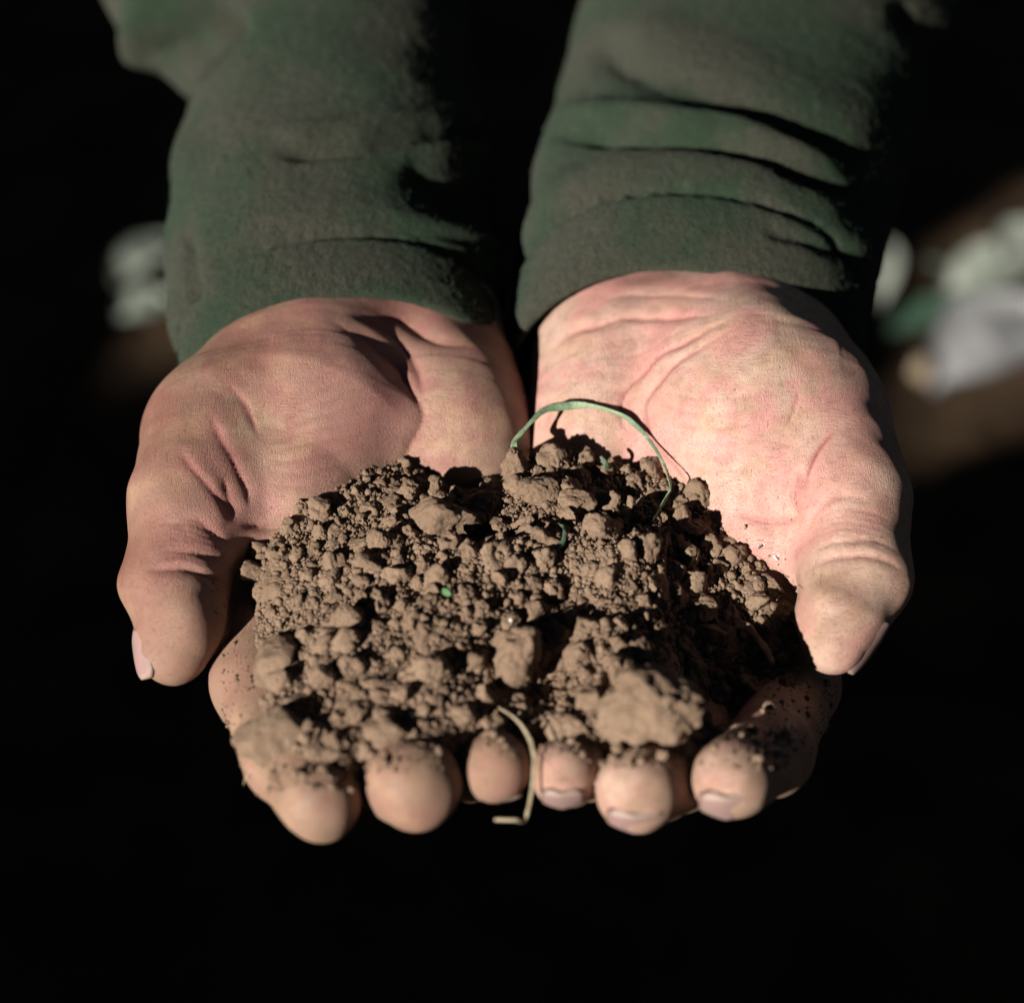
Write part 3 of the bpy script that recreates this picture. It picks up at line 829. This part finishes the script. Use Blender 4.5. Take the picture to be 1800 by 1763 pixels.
x0, y0 = OX.min(0) - 4; x1, y1 = OX.max(0) + 4
gx = np.arange(x0, x1, 0.55); gy = np.arange(y0, y1, 0.55)
GX, GY = np.meshgrid(gx, gy, indexing='ij')
gp = np.stack([GX.ravel(), GY.ravel()], 1)
gh = soil_h(gp)
g3 = np.column_stack([gp, gh])
gh = gh + 1.6 * vnoise(g3, 8, 6) + 1.5 * vnoise(g3, 4.5, 1) + 0.9 * vnoise(g3, 2.6, 2) + 0.5 * vnoise(g3, 1.4, 3) + 0.3 * vnoise(g3, 0.8, 4) - 0.55
g3[:, 2] = gh
sdg = poly_sd(gp, OX).reshape(GX.shape)
i = np.arange(len(gx) - 1)[:, None]; j = np.arange(len(gy) - 1)[None, :]; ny = len(gy)
fq = np.stack([i * ny + j, (i + 1) * ny + j, (i + 1) * ny + j + 1, i * ny + j + 1], -1)
fq = fq[sdg[:-1, :-1] > 0.2].reshape(-1, 4)
tri = np.vstack([fq[:, [0, 1, 2]], fq[:, [0, 2, 3]]])
collect(g3, tri)

def ico(sub):
    bm = bmesh.new(); bmesh.ops.create_icosphere(bm, subdivisions=sub, radius=1.0)
    v = np.array([x.co[:] for x in bm.verts]); f = np.array([[x.index for x in q.verts] for q in bm.faces]); bm.free()
    return v, f

def lump(sub, seed, cuts=5, rough=0.28, fine=0.06, stretch=(1, 1, 1)):
    r = np.random.default_rng(seed)
    v, f = ico(sub)
    v = v * (1 + rough * vnoise(v + seed * 3.1, 0.9, seed) + 0.5 * rough * vnoise(v + seed, 0.45, seed + 1))[:, None]
    for _ in range(cuts):
        n = r.normal(size=3); n /= np.linalg.norm(n); c = r.uniform(0.55, 0.85)
        d = v @ n
        v = v - n * (np.maximum(d - c, 0) * 0.85)[:, None]
    if fine:
        nn = v / np.linalg.norm(v, axis=1, keepdims=True)
        v = v + nn * (fine * vnoise(v, 0.22, seed + 5) + 0.6 * fine * vnoise(v, 0.11, seed + 6) + 0.35 * fine * vnoise(v, 0.055, seed + 7))[:, None]
    return v * np.array(stretch), f

def rand_rot(n, r=rng):
    q = r.normal(size=(n, 4)); q /= np.linalg.norm(q, axis=1, keepdims=True)
    a, b, c, d = q.T
    return np.stack([np.stack([1 - 2 * (c * c + d * d), 2 * (b * c - d * a), 2 * (b * d + c * a)], -1),
                     np.stack([2 * (b * c + d * a), 1 - 2 * (b * b + d * d), 2 * (c * d - b * a)], -1),
                     np.stack([2 * (b * d - c * a), 2 * (c * d + b * a), 1 - 2 * (b * b + c * c)], -1)], 1)

# big clods one can point at:  u, v, half-size mm (x, y, z), sink, label
BIG = [
    (775, 928, (7.8, 5.5, 7.0), 0.1, 'wedge-shaped pale soil clod in front of the browner hand\'s palm heel'),
    (908, 1165, (7.0, 6.0, 8.5), 0.1, 'upright squarish soil clod in the middle of the heap'),
    (1145, 1258, (11.0, 7.5, 10.0), 0.1, 'largest rough soil clod, above the fingertips of the pinker hand'),
    (488, 1165, (7.5, 7.5, 6.5), 0.4, 'smooth dusty soil block beside the browner hand\'s thumb tip'),
    (482, 1290, (7.0, 7.5, 6.0), 0.45, 'rounded dusty soil clod on the browner hand\'s index finger'),
    (762, 1182, (5.2, 3.6, 3.8), 0.3, 'oblong smooth soil clod left of the upright squarish clod'),
    (906, 826, (3.6, 3.4, 4.6), 0.1, 'small upright clod at the foot of the green grass blade'),
    (942, 862, (5.2, 3.8, 3.8), 0.3, 'flat-topped clod under the arch of the green grass blade'),
    (1008, 884, (4.6, 3.2, 3.2), 0.3, 'crumbly clod at the back of the heap under the grass arch'),
    (1218, 930, (3.6, 2.4, 2.0), 0.2, 'flat chip of soil lying against the pinker palm'),
    (1212, 976, (3.0, 3.2, 2.6), 0.2, 'lumpy clod just in front of the flat soil chip'),
    (1244, 1114, (4.0, 2.8, 3.2), 0.2, 'reddish soil clod on the rim of the dark hollow'),
    (1012, 1160, (3.4, 3.2, 4.4), 0.25, 'narrow upright clod beside the upright squarish clod'),
    (1090, 1180, (3.6, 3.6, 4.0), 0.25, 'knobby clod behind the largest clod'),
    (568, 1190, (2.8, 2.8, 3.6), 0.25, 'pear-shaped clod next to the smooth dusty block'),
    (1282, 1306, (5.0, 3.6, 4.6), 0.15, 'loose clod above the index fingertip of the pinker hand'),
    (612, 1090, (4.6, 3.0, 3.4), 0.25, 'broad clod behind the smooth dusty block'),
    (668, 955, (3.2, 3.0, 3.0), 0.25, 'clod near the thumb base of the browner hand'),
    (1060, 930, (4.4, 3.6, 3.4), 0.25, 'rounded clod in front of the crumbly back clod'),
    (720, 868, (3.2, 2.6, 2.6), 0.2, 'small clod against the browner palm at the back of the heap'),
    (680, 1290, (4.6, 3.8, 3.6), 0.35, 'soft clod above the middle fingertip of the browner hand'),
    (1000, 1290, (4.6, 4.0, 4.0), 0.3, 'dusty clod above the ring fingertip of the pinker hand'),
]
SHORT = ['wedge-shaped pale clod', 'upright squarish clod', 'largest rough clod', 'smooth dusty block', 'rounded dusty clod on the index finger', 'oblong smooth clod', 'small upright clod at the grass blade',
         'flat-topped clod under the grass arch', 'crumbly clod at the back', 'flat soil chip against the pinker palm', 'lumpy clod in front of the flat chip', 'reddish clod on the rim of the hollow',
         'narrow upright clod', 'knobby clod behind the largest clod', 'pear-shaped clod', 'loose clod above the index fingertip', 'broad clod behind the smooth block', 'clod near the browner thumb base',
         'rounded clod in front of the crumbly clod', 'small clod against the browner palm', 'soft clod above the middle fingertip', 'dusty clod above the ring fingertip']
big_pos = []
for n, (u, v, sz, sink, lab) in enumerate(BIG):
    p = on_soil(u, v + 0.35 * sz[2] * 7.5 * 0.7) + np.array([0, 0, 0.0])
    p = p + np.array([0, 0, sz[2] * (0.75 - sink)])
    vv, ff = lump(5, 300 + n, 7, 0.30, 0.085 if n not in (3, 4) else 0.05)
    rot = Euler((0, 0, rng.uniform(0, 6.28)))
    R3 = np.array(rot.to_matrix())
    vv = (vv @ R3.T) * np.array(sz)
    o = link('soil_clod', mesh_from('soil_clod', vv, ff, world=False), MAT['soil'])
    o.location = M(p)
    tag(o, lab, 'soil clod', 'soil clods heaped in the hands')
    big_pos.append((p, max(sz[:2])))

# crumbs: sizes fall off steeply, the largest become things of their own
area = []
N_TRY = 30000
xy = np.column_stack([rng.uniform(x0, x1, N_TRY), rng.uniform(y0, y1, N_TRY)])
sd = poly_sd(xy, OX)
xy = xy[sd > 0.6]
rad = 0.42 * (1 - rng.uniform(0, 0.9985, len(xy))) ** (-1 / 2.3)
rad = np.minimum(rad, 3.3)
# finer and dustier towards the thumb of the browner hand
uu, vv_, _ = proj(np.column_stack([xy, np.zeros(len(xy))]))
lefty = sstep(620, 470, uu) * sstep(1000, 1080, vv_)
rad = np.where((lefty > rng.uniform(0, 1, len(xy))) & (rad > 0.8), rad * 0.5, rad)
bare = sstep(1150, 1230, uu) * sstep(1120, 1160, vv_) * sstep(1330, 1300, vv_)
keep = rng.uniform(0, 1, len(xy)) > 0.55 * bare
xy, rad = xy[keep], rad[keep]
order = np.argsort(-rad); xy, rad = xy[order], rad[order]
h = soil_h(xy) + 1.6 * vnoise(np.column_stack([xy, soil_h(xy)]), 8, 6)
z = h + rad * rng.uniform(-0.5, 0.45, len(rad)) - 0.35
pos = np.column_stack([xy, z])
ok = hands_sd(pos) > -0.2 * rad
for p, r in big_pos:
    ok &= ~((np.hypot(pos[:, 0] - p[0], pos[:, 1] - p[1]) < 0.75 * r) & (rad > 0.9))
# large crumbs keep clear of one another
acc = []
for n in range(len(rad)):
    if not ok[n]: continue
    if rad[n] < 1.2: break
    if acc:
        q = np.array(acc)
        if (np.hypot(q[:, 0] - pos[n, 0], q[:, 1] - pos[n, 1]) < 0.72 * (q[:, 3] + rad[n])).any():
            ok[n] = False; continue
    acc.append((*pos[n], rad[n]))
pos, rad = pos[ok], rad[ok]
NIND = 270
variants = []
for k in range(10):
    vv, ff = lump(4, 500 + k, 6, 0.42, 0.13)
    variants.append(mesh_from('soil_crumb', vv, ff, world=False)); variants[-1].materials.append(MAT['soil'])
for n in range(min(NIND, len(rad))):
    o = bpy.data.objects.new('soil_clod', variants[n % 10]); COL.objects.link(o)
    o.location = M(pos[n])
    o.rotation_euler = Euler(rng.uniform(0, 6.28, 3))
    o.scale = rad[n] * np.array([rng.uniform(0.85, 1.3), rng.uniform(0.8, 1.1), rng.uniform(0.75, 1.05)])
    near = int(np.argmin([np.hypot(*(pos[n, :2] - q[0][:2])) for q in big_pos]))
    lab = 'small soil crumb beside the ' + SHORT[near]
    tag(o, lab, 'soil clod', lab.replace('small soil crumb', 'small soil crumbs'))
lib = [lump(2, 700 + k, 5, 0.5, 0.10) for k in range(12)]
libs = [lump(1, 750 + k, 3, 0.35, 0.0) for k in range(8)]
def add_crumbs(pos, rad, flat=1.0):
    n = len(rad)
    R = rand_rot(n); sc = rad[:, None] * rng.uniform(0.75, 1.25, (n, 3)) * np.array([1, 1, flat])
    for use_small in (False, True):
        L = libs if use_small else lib
        sel = np.where((rad < 0.62) == use_small)[0]
        for k in range(len(L)):
            s_ = sel[k::len(L)]
            if not len(s_): continue
            bv, bf = L[k]
            vv = np.einsum('nij,vj->nvi', R[s_], bv) * sc[s_][:, None, :] + pos[s_][:, None, :]
            ff = bf[None] + (np.arange(len(s_)) * len(bv))[:, None, None]
            collect(vv.reshape(-1, 3), ff.reshape(-1, 3))
add_crumbs(pos[NIND:], rad[NIND:])
# fines: dust-sized grains between the crumbs
n = 26000
fx = np.column_stack([rng.uniform(x0, x1, n), rng.uniform(y0, y1, n)])
fx = fx[poly_sd(fx, OX) > 0.3]
fz = soil_h(fx)
fr = 0.16 * (1 - rng.uniform(0, 0.93, len(fx))) ** -0.5
fp = np.column_stack([fx, fz + rng.uniform(-1.2, 0.7, len(fx))])
m = hands_sd(fp) > -0.1
add_crumbs(fp[m], fr[m])
# grains that stuck to the skin of the fingers
def stuck(H, boxes):
    V, N, u, v, Z = H
    for (ua, ub, va, vb, cnt, rmax) in boxes:
        s_ = np.where((u > ua) & (u < ub) & (v > va) & (v < vb) & (-(N @ FWD) > 0.1))[0]
        if not len(s_): continue
        c = rng.choice(s_, cnt)
        r = 0.16 * (1 - rng.uniform(0, 0.995, cnt)) ** (-1 / 2.2); r = np.minimum(r, rmax)
        add_crumbs(V[c] + N[c] * (r * 0.4)[:, None], r)
stuck(HL, [(390, 480, 1120, 1360, 150, 0.5), (470, 640, 1340, 1390, 420, 1.5), (640, 800, 1300, 1360, 320, 1.2), (815, 940, 1270, 1330, 260, 1.2), (370, 400, 1000, 1080, 12, 0.3)])
stuck(HR, [(1340, 1398, 1090, 1330, 130, 1.9), (1398, 1470, 1195, 1330, 70, 1.2), (1210, 1390, 1280, 1352, 420, 1.4), (1040, 1200, 1290, 1350, 420, 1.4), (940, 1040, 1290, 1340, 300, 1.2), (1290, 1420, 985, 1060, 30, 0.5), (1200, 1400, 900, 1000, 12, 0.35)])
soil = link('soil', mesh_from('soil', np.vstack(SV), np.vstack(SF)), MAT['soil'])
tag(soil, 'heap of loose dry brown soil filling the two cupped hands', 'soil', kind='stuff')

# dust rubbed into the skin along the soil's edge
for o, H in ((hand_r, HR), (hand_l, HL)):
    V_, N_, u_, v_, Z_ = H
    at = o.data.attributes['dust']; cur = np.zeros(len(V_), np.float32); at.data.foreach_get('value', cur)
    zone = np.where((v_ > 760) & (v_ < 1420) & (-(N_ @ FWD) > -0.2))[0]
    hh = V_[zone, 2] - soil_h(V_[zone, :2], False); sdz = poly_sd(V_[zone, :2], OX)
    add = 0.85 * np.exp(-np.maximum(hh, 0) / 3.0) * np.exp(-np.maximum(-sdz, 0) / 5.0) * np.clip(0.65 + 0.6 * vnoise(V_[zone], 4, 88) + 0.3 * vnoise(V_[zone], 1.6, 89), 0, 1)
    cur[zone] = np.maximum(cur[zone], np.clip(add, 0, 0.9)); at.data.foreach_set('value', cur)

# ------------------------------------------------------------------ grass, roots and bits in the soil
def ribbon(name, pts, widths, mat, flat=0.35, twist=0.0, n=90, sides=8, seed=0):
    c = spline(pts, n)
    wd = np.interp(np.linspace(0, 1, n), np.linspace(0, 1, len(widths)), widths)
    t = np.gradient(c, axis=0); t /= np.linalg.norm(t, axis=1, keepdims=True)
    sd_ = np.cross(t, -FWD); sd_ /= np.linalg.norm(sd_, axis=1, keepdims=True) + 1e-9
    up_ = np.cross(sd_, t)
    tw = twist * np.sin(np.linspace(0, 9, n) + seed) + 0.4 * twist * np.sin(np.linspace(0, 23, n))
    a_ = sd_ * np.cos(tw)[:, None] + up_ * np.sin(tw)[:, None]; b_ = np.cross(a_, t)
    ph = np.linspace(0, 2 * np.pi, sides, endpoint=False)
    V = c[:, None, :] + a_[:, None, :] * (wd[:, None] * np.cos(ph))[..., None] + b_[:, None, :] * (flat * wd[:, None] * (np.sin(ph) + 0.5 * np.cos(ph) ** 2))[..., None]
    V = V.reshape(-1, 3)
    V = V + 0.06 * np.column_stack([vnoise(V, 0.8, seed + q) for q in range(3)])
    i = np.arange(n - 1)[:, None]; j = np.arange(sides)[None]; j2 = (j + 1) % sides
    F = np.stack([i * sides + j, i * sides + j2, (i + 1) * sides + j2, (i + 1) * sides + j], -1).reshape(-1, 4)
    V = np.vstack([V, c[0], c[-1]]); k = n * sides
    jj = np.arange(sides); jn = (jj + 1) % sides
    caps = np.vstack([np.stack([jn, jj, np.full(sides, k), np.full(sides, k)], -1), np.stack([(n - 1) * sides + jj, (n - 1) * sides + jn, np.full(sides, k + 1), np.full(sides, k + 1)], -1)])
    T = np.vstack([F[:, [0, 1, 2]], F[:, [0, 2, 3]], caps[:, :3]])
    return link(name, mesh_from(name, V, T), mat)

e0 = on_soil(907, 822); e1 = on_soil(1172, 888); e2 = on_soil(1145, 932)
g = ribbon('grass_blade', [e0 + (0, 0, 1.0), P(906, 795, 5), P(909, 772, 7), P(938, 738, 10), P(965, 719, 13), P(1030, 712, 14), P(1090, 728, 12), P(1118, 748, 10), P(1140, 772, 7), P(1165, 812, 2), P(1178, 850, -3), e1 + (0, 0, 3.4), e2 + (0, 0, 3.0)],
           [0.45, 1.15, 1.4, 0.5, 0.85, 1.15, 0.75, 1.45, 0.7, 0.45, 0.4, 0.36, 0.8, 0.85, 0.12], MAT['grass'], 0.3, 1.0, 160)
tag(g, 'green grass blade arching from the soil over the pinker palm', 'grass')
pts = [on_soil(874, 1250) + (0, 0, 1.6), P(905, 1262, -56), P(928, 1292, -59), P(939, 1330, -61), P(936, 1380, -62), P(930, 1415, -61), P(922, 1441, -60), P(905, 1441, -62), P(870, 1440, -61)]
g = ribbon('dry_stem', pts, [0.25, 0.33, 0.46, 0.4, 0.36, 0.4, 0.34], MAT['straw'], 0.8, 0.2, 120, seed=3)
tag(g, 'thin pale dry stem bent over between the fingertips of both hands', 'dry stem')
g = ribbon('grass_blade', [on_soil(945, 985) + (0, 0, 0.9), on_soil(968, 979) + (0, 0, 1.6), on_soil(988, 966) + (0, 0, 2.2), on_soil(991, 945) + (0, 0, 3.0), on_soil(978, 930) + (0, 0, 2.0)], [0.2, 0.45, 0.55, 0.4, 0.15], MAT['dark_grass'], 0.4, 0.4, 50, seed=5)
tag(g, 'short dark curled grass bit lying on the middle of the soil', 'grass')
g = ribbon('grass_blade', [on_soil(1070, 832) + (0, 0, 0.5), P(1065, 816, 4), P(1056, 802, 4)], [0.6, 0.75, 0.35], MAT['dark_grass'], 0.5, 0.2, 24, seed=6)
tag(g, 'short grey-green grass stub under the grass arch at the palm', 'grass')
rt = [(1290, 1103), (1312, 1112), (1328, 1132), (1345, 1155), (1357, 1178)]
g = ribbon('root', [on_soil(*q) + (0, 0, 2.2 if k else 1.0) for k, q in enumerate(rt)], [1.0, 1.1, 0.8, 0.95, 0.6], MAT['root'], 0.8, 0.3, 60, seed=8)
tag(g, 'knotty soil-coated root piece beside the pinker hand\'s thumb tip', 'root')
g = ribbon('fibre', [on_soil(1345, 1302) + (0, 0, 0.6), on_soil(1358, 1288) + (0, 0, 1.4), on_soil(1366, 1268) + (0, 0, 1.2)], [0.12, 0.3, 0.12], MAT['straw'], 0.6, 0.2, 30, seed=9)
tag(g, 'fine pale fibre in the dark hollow near the index finger', 'fibre')
g = ribbon('fibre', [P(446, 1352, -50), P(432, 1366, -50), P(428, 1380, -49)], [0.12, 0.16, 0.06], MAT['straw'], 0.7, 0.1, 24, seed=12)
tag(g, 'tiny pale fibre at the outer edge of the browner hand', 'fibre')

def chip(name, u, v, sz, mat, lab, cat, seed, lift=0.7):
    p = on_soil(u, v) + np.array([0, 0, lift])
    vv, ff = lump(2, seed, 5, 0.25, 0.0)
    R3 = rand_rot(1, np.random.default_rng(seed))[0]
    o = link(name, mesh_from(name, (vv * np.array(sz)) @ R3.T, ff, smooth=False, world=False), mat)
    o.location = M(p); tag(o, lab, cat)
chip('leaf_bit', 785, 1050, (1.5, 0.9, 0.35), MAT['leaf_green'], 'bright green triangular leaf bit in the middle of the heap', 'leaf', 31, 1.6)
chip('leaf_bit', 1168, 1074, (1.2, 1.0, 0.5), MAT['leaf_green'], 'tiny green leaf scrap on the pinker hand\'s side of the soil', 'leaf', 33, 1.5)
chip('leaf_bit', 722, 1005, (0.7, 0.6, 0.4), MAT['leaf_green'], 'minute green speck near the wedge-shaped clod', 'leaf', 34, 1.2)
chip('leaf_bit', 790, 838, (2.4, 0.9, 0.3), MAT['straw'], 'dry straw-coloured leaf scrap at the back edge of the soil', 'leaf', 44, 1.6)
chip('leaf_bit', 438, 988, (2.2, 0.8, 0.3), MAT['straw'], 'dry leaf scrap at the soil edge beside the browner thumb', 'leaf', 45, 1.6)
chip('stone_chip', 1330, 1026, (1.3, 0.7, 0.6), MAT['fleck'], 'white stone chip beside the pinker hand\'s thumb', 'stone', 36, 1.6)
chip('stone_chip', 898, 1134, (0.45, 0.45, 0.4), MAT['fleck'], 'tiny glinting grain on top of the upright squarish clod', 'stone', 37, 8.2)

def fleck(u, v, sz, mat, lab, seed):
    V_, N_, u_, v_, Z_ = HR
    d = np.hypot(u_ - u, v_ - v) + 400 * (-(N_ @ FWD) < 0.1)
    k = int(np.argmin(d))
    vv, ff = lump(2, seed, 5, 0.3, 0.0)
    R3 = rand_rot(1, np.random.default_rng(seed))[0]
    o = link('fleck', mesh_from('fleck', (vv * np.array(sz)) @ R3.T, ff, smooth=False, world=False), mat)
    o.location = M(V_[k] + N_[k] * 0.2); tag(o, lab, 'fleck')
fleck(1312, 928, (1.1, 0.5, 0.4), MAT['root'], 'small orange-brown fleck stuck on the pinker palm', 61)
fleck(1338, 958, (1.0, 0.6, 0.3), MAT['dark_grass'], 'small dark green fleck on the shiny spot of the pinker palm', 62)
fleck(1368, 976, (1.5, 0.6, 0.3), MAT['fleck'], 'small white fleck on the shiny spot beside the pinker thumb', 63)

# ------------------------------------------------------------------ ground, plants and stones behind
GZ = -HAND_Z * 1000
n = 150
gxs = np.linspace(-1, 1, n); gxs = np.sign(gxs) * (np.abs(gxs) ** 2.6) * 40000 ; gys = gxs + 700
GX, GY = np.meshgrid(gxs, gys, indexing='ij')
gv = np.column_stack([GX.ravel(), GY.ravel(), np.full(GX.size, GZ)])
near = np.exp(-(gv[:, 0] ** 2 + (gv[:, 1] - 700) ** 2) / 3000.0 ** 2)
gv[:, 2] += (14 * vnoise(gv, 180, 70) + 9 * vnoise(gv, 70, 71)) * near - 10
i = np.arange(n - 1)[:, None]; j = np.arange(n - 1)[None]
gf = np.stack([i * n + j, (i + 1) * n + j, (i + 1) * n + j + 1, i * n + j + 1], -1).reshape(-1, 4)
def ground_material():
    m, nt, b = new_mat('dark_earth'); co = coords(nt)
    c = mixc(nt, ramp(nt, noise(nt, co, 14, 5), 0.35, 0.65), (0.035, 0.022, 0.013), (0.075, 0.046, 0.025))
    nt.links.new(c, b.inputs['Base Color']); b.inputs['Roughness'].default_value = 0.95; b.inputs['Specular IOR Level'].default_value = 0.1
    nt.links.new(bump(nt, noise(nt, co, 60, 6, 0.65), 0.02, 0.8), b.inputs['Normal']); return m
gr = link('ground', mesh_from('ground', gv, gf), ground_material()); tag(gr, kind='structure')

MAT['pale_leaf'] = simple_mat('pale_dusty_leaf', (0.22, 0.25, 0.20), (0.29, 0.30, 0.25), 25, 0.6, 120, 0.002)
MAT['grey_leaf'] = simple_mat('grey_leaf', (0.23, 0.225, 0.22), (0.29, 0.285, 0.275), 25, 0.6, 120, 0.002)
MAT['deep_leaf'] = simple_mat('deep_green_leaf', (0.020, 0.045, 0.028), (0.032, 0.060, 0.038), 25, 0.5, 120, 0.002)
MAT['tan_stone'] = simple_mat('tan_stone', (0.20, 0.155, 0.10), (0.15, 0.11, 0.07), 40, 0.9, 150, 0.004)

def leaf_mesh(base, tip, half, cup, seed, up=np.array([0, 0, 1.0])):
    base = np.array(base, float); tip = np.array(tip, float)
    ax_ = tip - base; L = np.linalg.norm(ax_); ax_ /= L
    sd_ = np.cross(ax_, up); sd_ /= np.linalg.norm(sd_); nn = np.cross(sd_, ax_)
    A, B = np.meshgrid(np.linspace(-1, 1, 13), np.linspace(0, 1, 23), indexing='ij')
    wl = half * np.sin(np.clip(B, 0.015, 0.985) * np.pi) ** 0.6
    p = base + ax_ * (B * L)[..., None] + sd_ * (A * wl)[..., None] + nn * (cup * A ** 2 * half * 0.35 + 0.10 * L * np.sin(B * np.pi) - 2.0 * (np.abs(A) < 0.1))[..., None]
    p = p.reshape(-1, 3); p = p + nn * (half * 0.07 * vnoise(p, half * 0.5, seed))[:, None]
    q = np.vstack([p, p - nn * 0.9])
    na, nb = 13, 23; m = na * nb
    i = np.arange(na - 1)[:, None]; j = np.arange(nb - 1)[None]
    f = np.stack([i * nb + j, (i + 1) * nb + j, (i + 1) * nb + j + 1, i * nb + j + 1], -1).reshape(-1, 4)
    ring = [(a, 0) for a in range(na)] + [(na - 1, b) for b in range(1, nb)] + [(a, nb - 1) for a in range(na - 2, -1, -1)] + [(0, b) for b in range(nb - 2, 0, -1)]
    ids = [a * nb + b for a, b in ring]
    e = np.array([[y_, x_, x_ + m, y_ + m] for x_, y_ in zip(ids, ids[1:] + ids[:1])])
    return q, np.vstack([f[:, ::-1], f + m, e])

SPOTS = []  # background points that get a sun gap in the added crown
def plant(root_uv, leaves, label):
    root = W(*root_uv, GZ + 2)
    o = empty('broadleaf_weed', M(root)); tag(o, label, 'plant')
    crown = root + np.array([0, 0, 18.0])
    st = ribbon('stem', [root + (0, 0, -8), root + (2, 0, 8), crown], [5, 4.5, 3], MAT['deep_leaf'], 0.9, 0, 12)
    st.parent = o; st.matrix_parent_inverse = Matrix.Translation(-o.location)
    for k, (ua, va, ub, vb, hz, half, mat, lit) in enumerate(leaves):
        a = W(ua, va, GZ + hz); b = W(ub, vb, GZ + hz + 6)
        q, f = leaf_mesh(a, b, half, 1.0, 900 + k)
        lf = link('leaf', mesh_from('leaf', q, f), MAT[mat], o)
        pet = ribbon('stalk', [crown, (crown + a) / 2 + (0, 0, 12), a + (b - a) * 0.03], [2.2, 1.8, 1.5], MAT['deep_leaf'], 0.9, 0, 14)
        pet.parent = o; pet.matrix_parent_inverse = Matrix.Translation(-o.location)
        if lit:
            for t in np.linspace(0.1, 0.9, 5): SPOTS.append((a + (b - a) * t, lit))
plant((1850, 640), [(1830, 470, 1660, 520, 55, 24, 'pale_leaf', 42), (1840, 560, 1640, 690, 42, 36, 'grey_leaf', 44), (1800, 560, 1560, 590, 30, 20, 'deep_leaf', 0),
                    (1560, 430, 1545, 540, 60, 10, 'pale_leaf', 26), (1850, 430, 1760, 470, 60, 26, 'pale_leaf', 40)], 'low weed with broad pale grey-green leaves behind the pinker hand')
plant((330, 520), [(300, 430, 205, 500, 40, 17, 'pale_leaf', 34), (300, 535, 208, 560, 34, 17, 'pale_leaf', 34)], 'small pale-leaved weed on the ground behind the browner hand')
def stone(u, v, r, lab, seed, lit):
    p = W(u, v, GZ + r * 0.5)
    vv, ff = lump(3, seed, 5, 0.25, 0.05, (r * 1.2, r, r * 0.75))
    o = link('stone', mesh_from('stone', vv, ff, world=False), MAT['tan_stone']); o.location = M(p); tag(o, lab, 'stone')
    if lit: SPOTS.append((p, lit))
stone(1640, 648, 15, 'tan stone lying in front of the broad pale-leaved weed', 41, 24)
SPOTS += [(W(1600, 740, GZ), 20), (W(1590, 1120, GZ), 9), (W(1470, 1240, GZ), 11)]

# ------------------------------------------------------------------ unseen tree added to block the sun round the hands
e_1 = np.cross(SUN, [0, 0, 1.0]); e_1 /= np.linalg.norm(e_1); e_2 = np.cross(e_1, SUN)
def perp(p): return np.column_stack([p @ e_1, p @ e_2])
lit_pts = np.vstack([HR[0][::60], HL[0][::60], SR[0][SR[5] < 230][::40], SL[0][SL[5] < 230][::40]])
pp = perp(lit_pts)
cell = 12.0
lo2 = pp.min(0) - 80; sh = np.ceil((pp.max(0) + 80 - lo2) / cell).astype(int) + 1
grid = np.zeros(sh, bool)
ij = ((pp - lo2) / cell).astype(int)
for dx in range(-3, 4):
    for dy in range(-3, 4):
        if dx * dx + dy * dy <= 10: grid[np.clip(ij[:, 0] + dx, 0, sh[0] - 1), np.clip(ij[:, 1] + dy, 0, sh[1] - 1)] = True
spot_p = perp(np.array([s_[0] for s_ in SPOTS])); spot_r = np.array([s_[1] for s_ in SPOTS], float)
def in_beam(q):
    k = ((q - lo2) / cell).astype(int)
    m = (k >= 0).all(1) & (k < sh).all(1)
    out = np.zeros(len(q), bool)
    kk = k[m]; out[m] = grid[kk[:, 0], kk[:, 1]]
    for s_, r in zip(spot_p, spot_r):
        out |= ((q - s_) ** 2).sum(1) < r * r
    return out
NL = 80000
ctr = SUN * 3500 + np.array([0, 150, 0])
t = rng.normal(size=(NL, 3)); t /= np.linalg.norm(t, axis=1, keepdims=True)
c = ctr + t * (rng.uniform(0, 1, NL) ** (1 / 2.2))[:, None] * np.array([2200, 2200, 1500])
R = rand_rot(NL); sz = rng.uniform(45, 80, NL)
prof = np.array([[-1, 0, 0], [-0.3, 0.42, 0.08], [0.45, 0.34, 0.08], [1, 0, 0], [0.45, -0.34, 0.08], [-0.3, -0.42, 0.08]])
LV = np.einsum('nij,vj->nvi', R, prof) * sz[:, None, None] + c[:, None, :]
bad = np.zeros(NL, bool)
for k in range(6): bad |= in_beam(perp(LV[:, k]))  # leaves dropped where the sun should reach hands and background spots
bad |= in_beam(perp(c))
LV = LV[~bad]; m = len(LV)
LF = (np.array([[0, 1, 5], [1, 2, 4], [1, 4, 5], [2, 3, 4]])[None] + (np.arange(m) * 6)[:, None, None]).reshape(-1, 3)
tree = empty('added_shade_tree', M((-3300, -3900, GZ))); tag(tree, 'leafy shade caster added out of view to keep the sun off the ground', 'tree')
crown = link('crown', mesh_from('crown', LV.reshape(-1, 3), LF, smooth=False), simple_mat('added_tree_leaf', (0.04, 0.08, 0.03), (0.07, 0.12, 0.045), 3, 0.6, 50, 0), tree)
crown['kind'] = 'stuff'
tr = ribbon('trunk', [(-3300, -3900, GZ - 60), (-3260, -3850, 0), (-3000, -3500, 700), (-2500, -3000, 1500)], [190, 150, 120, 60], simple_mat('bark', (0.10, 0.075, 0.05), (0.16, 0.12, 0.085), 14, 0.95, 30, 0.03), 1.0, 0, 40, 16)
tr.parent = tree; tr.matrix_parent_inverse = Matrix.Translation(-tree.location)
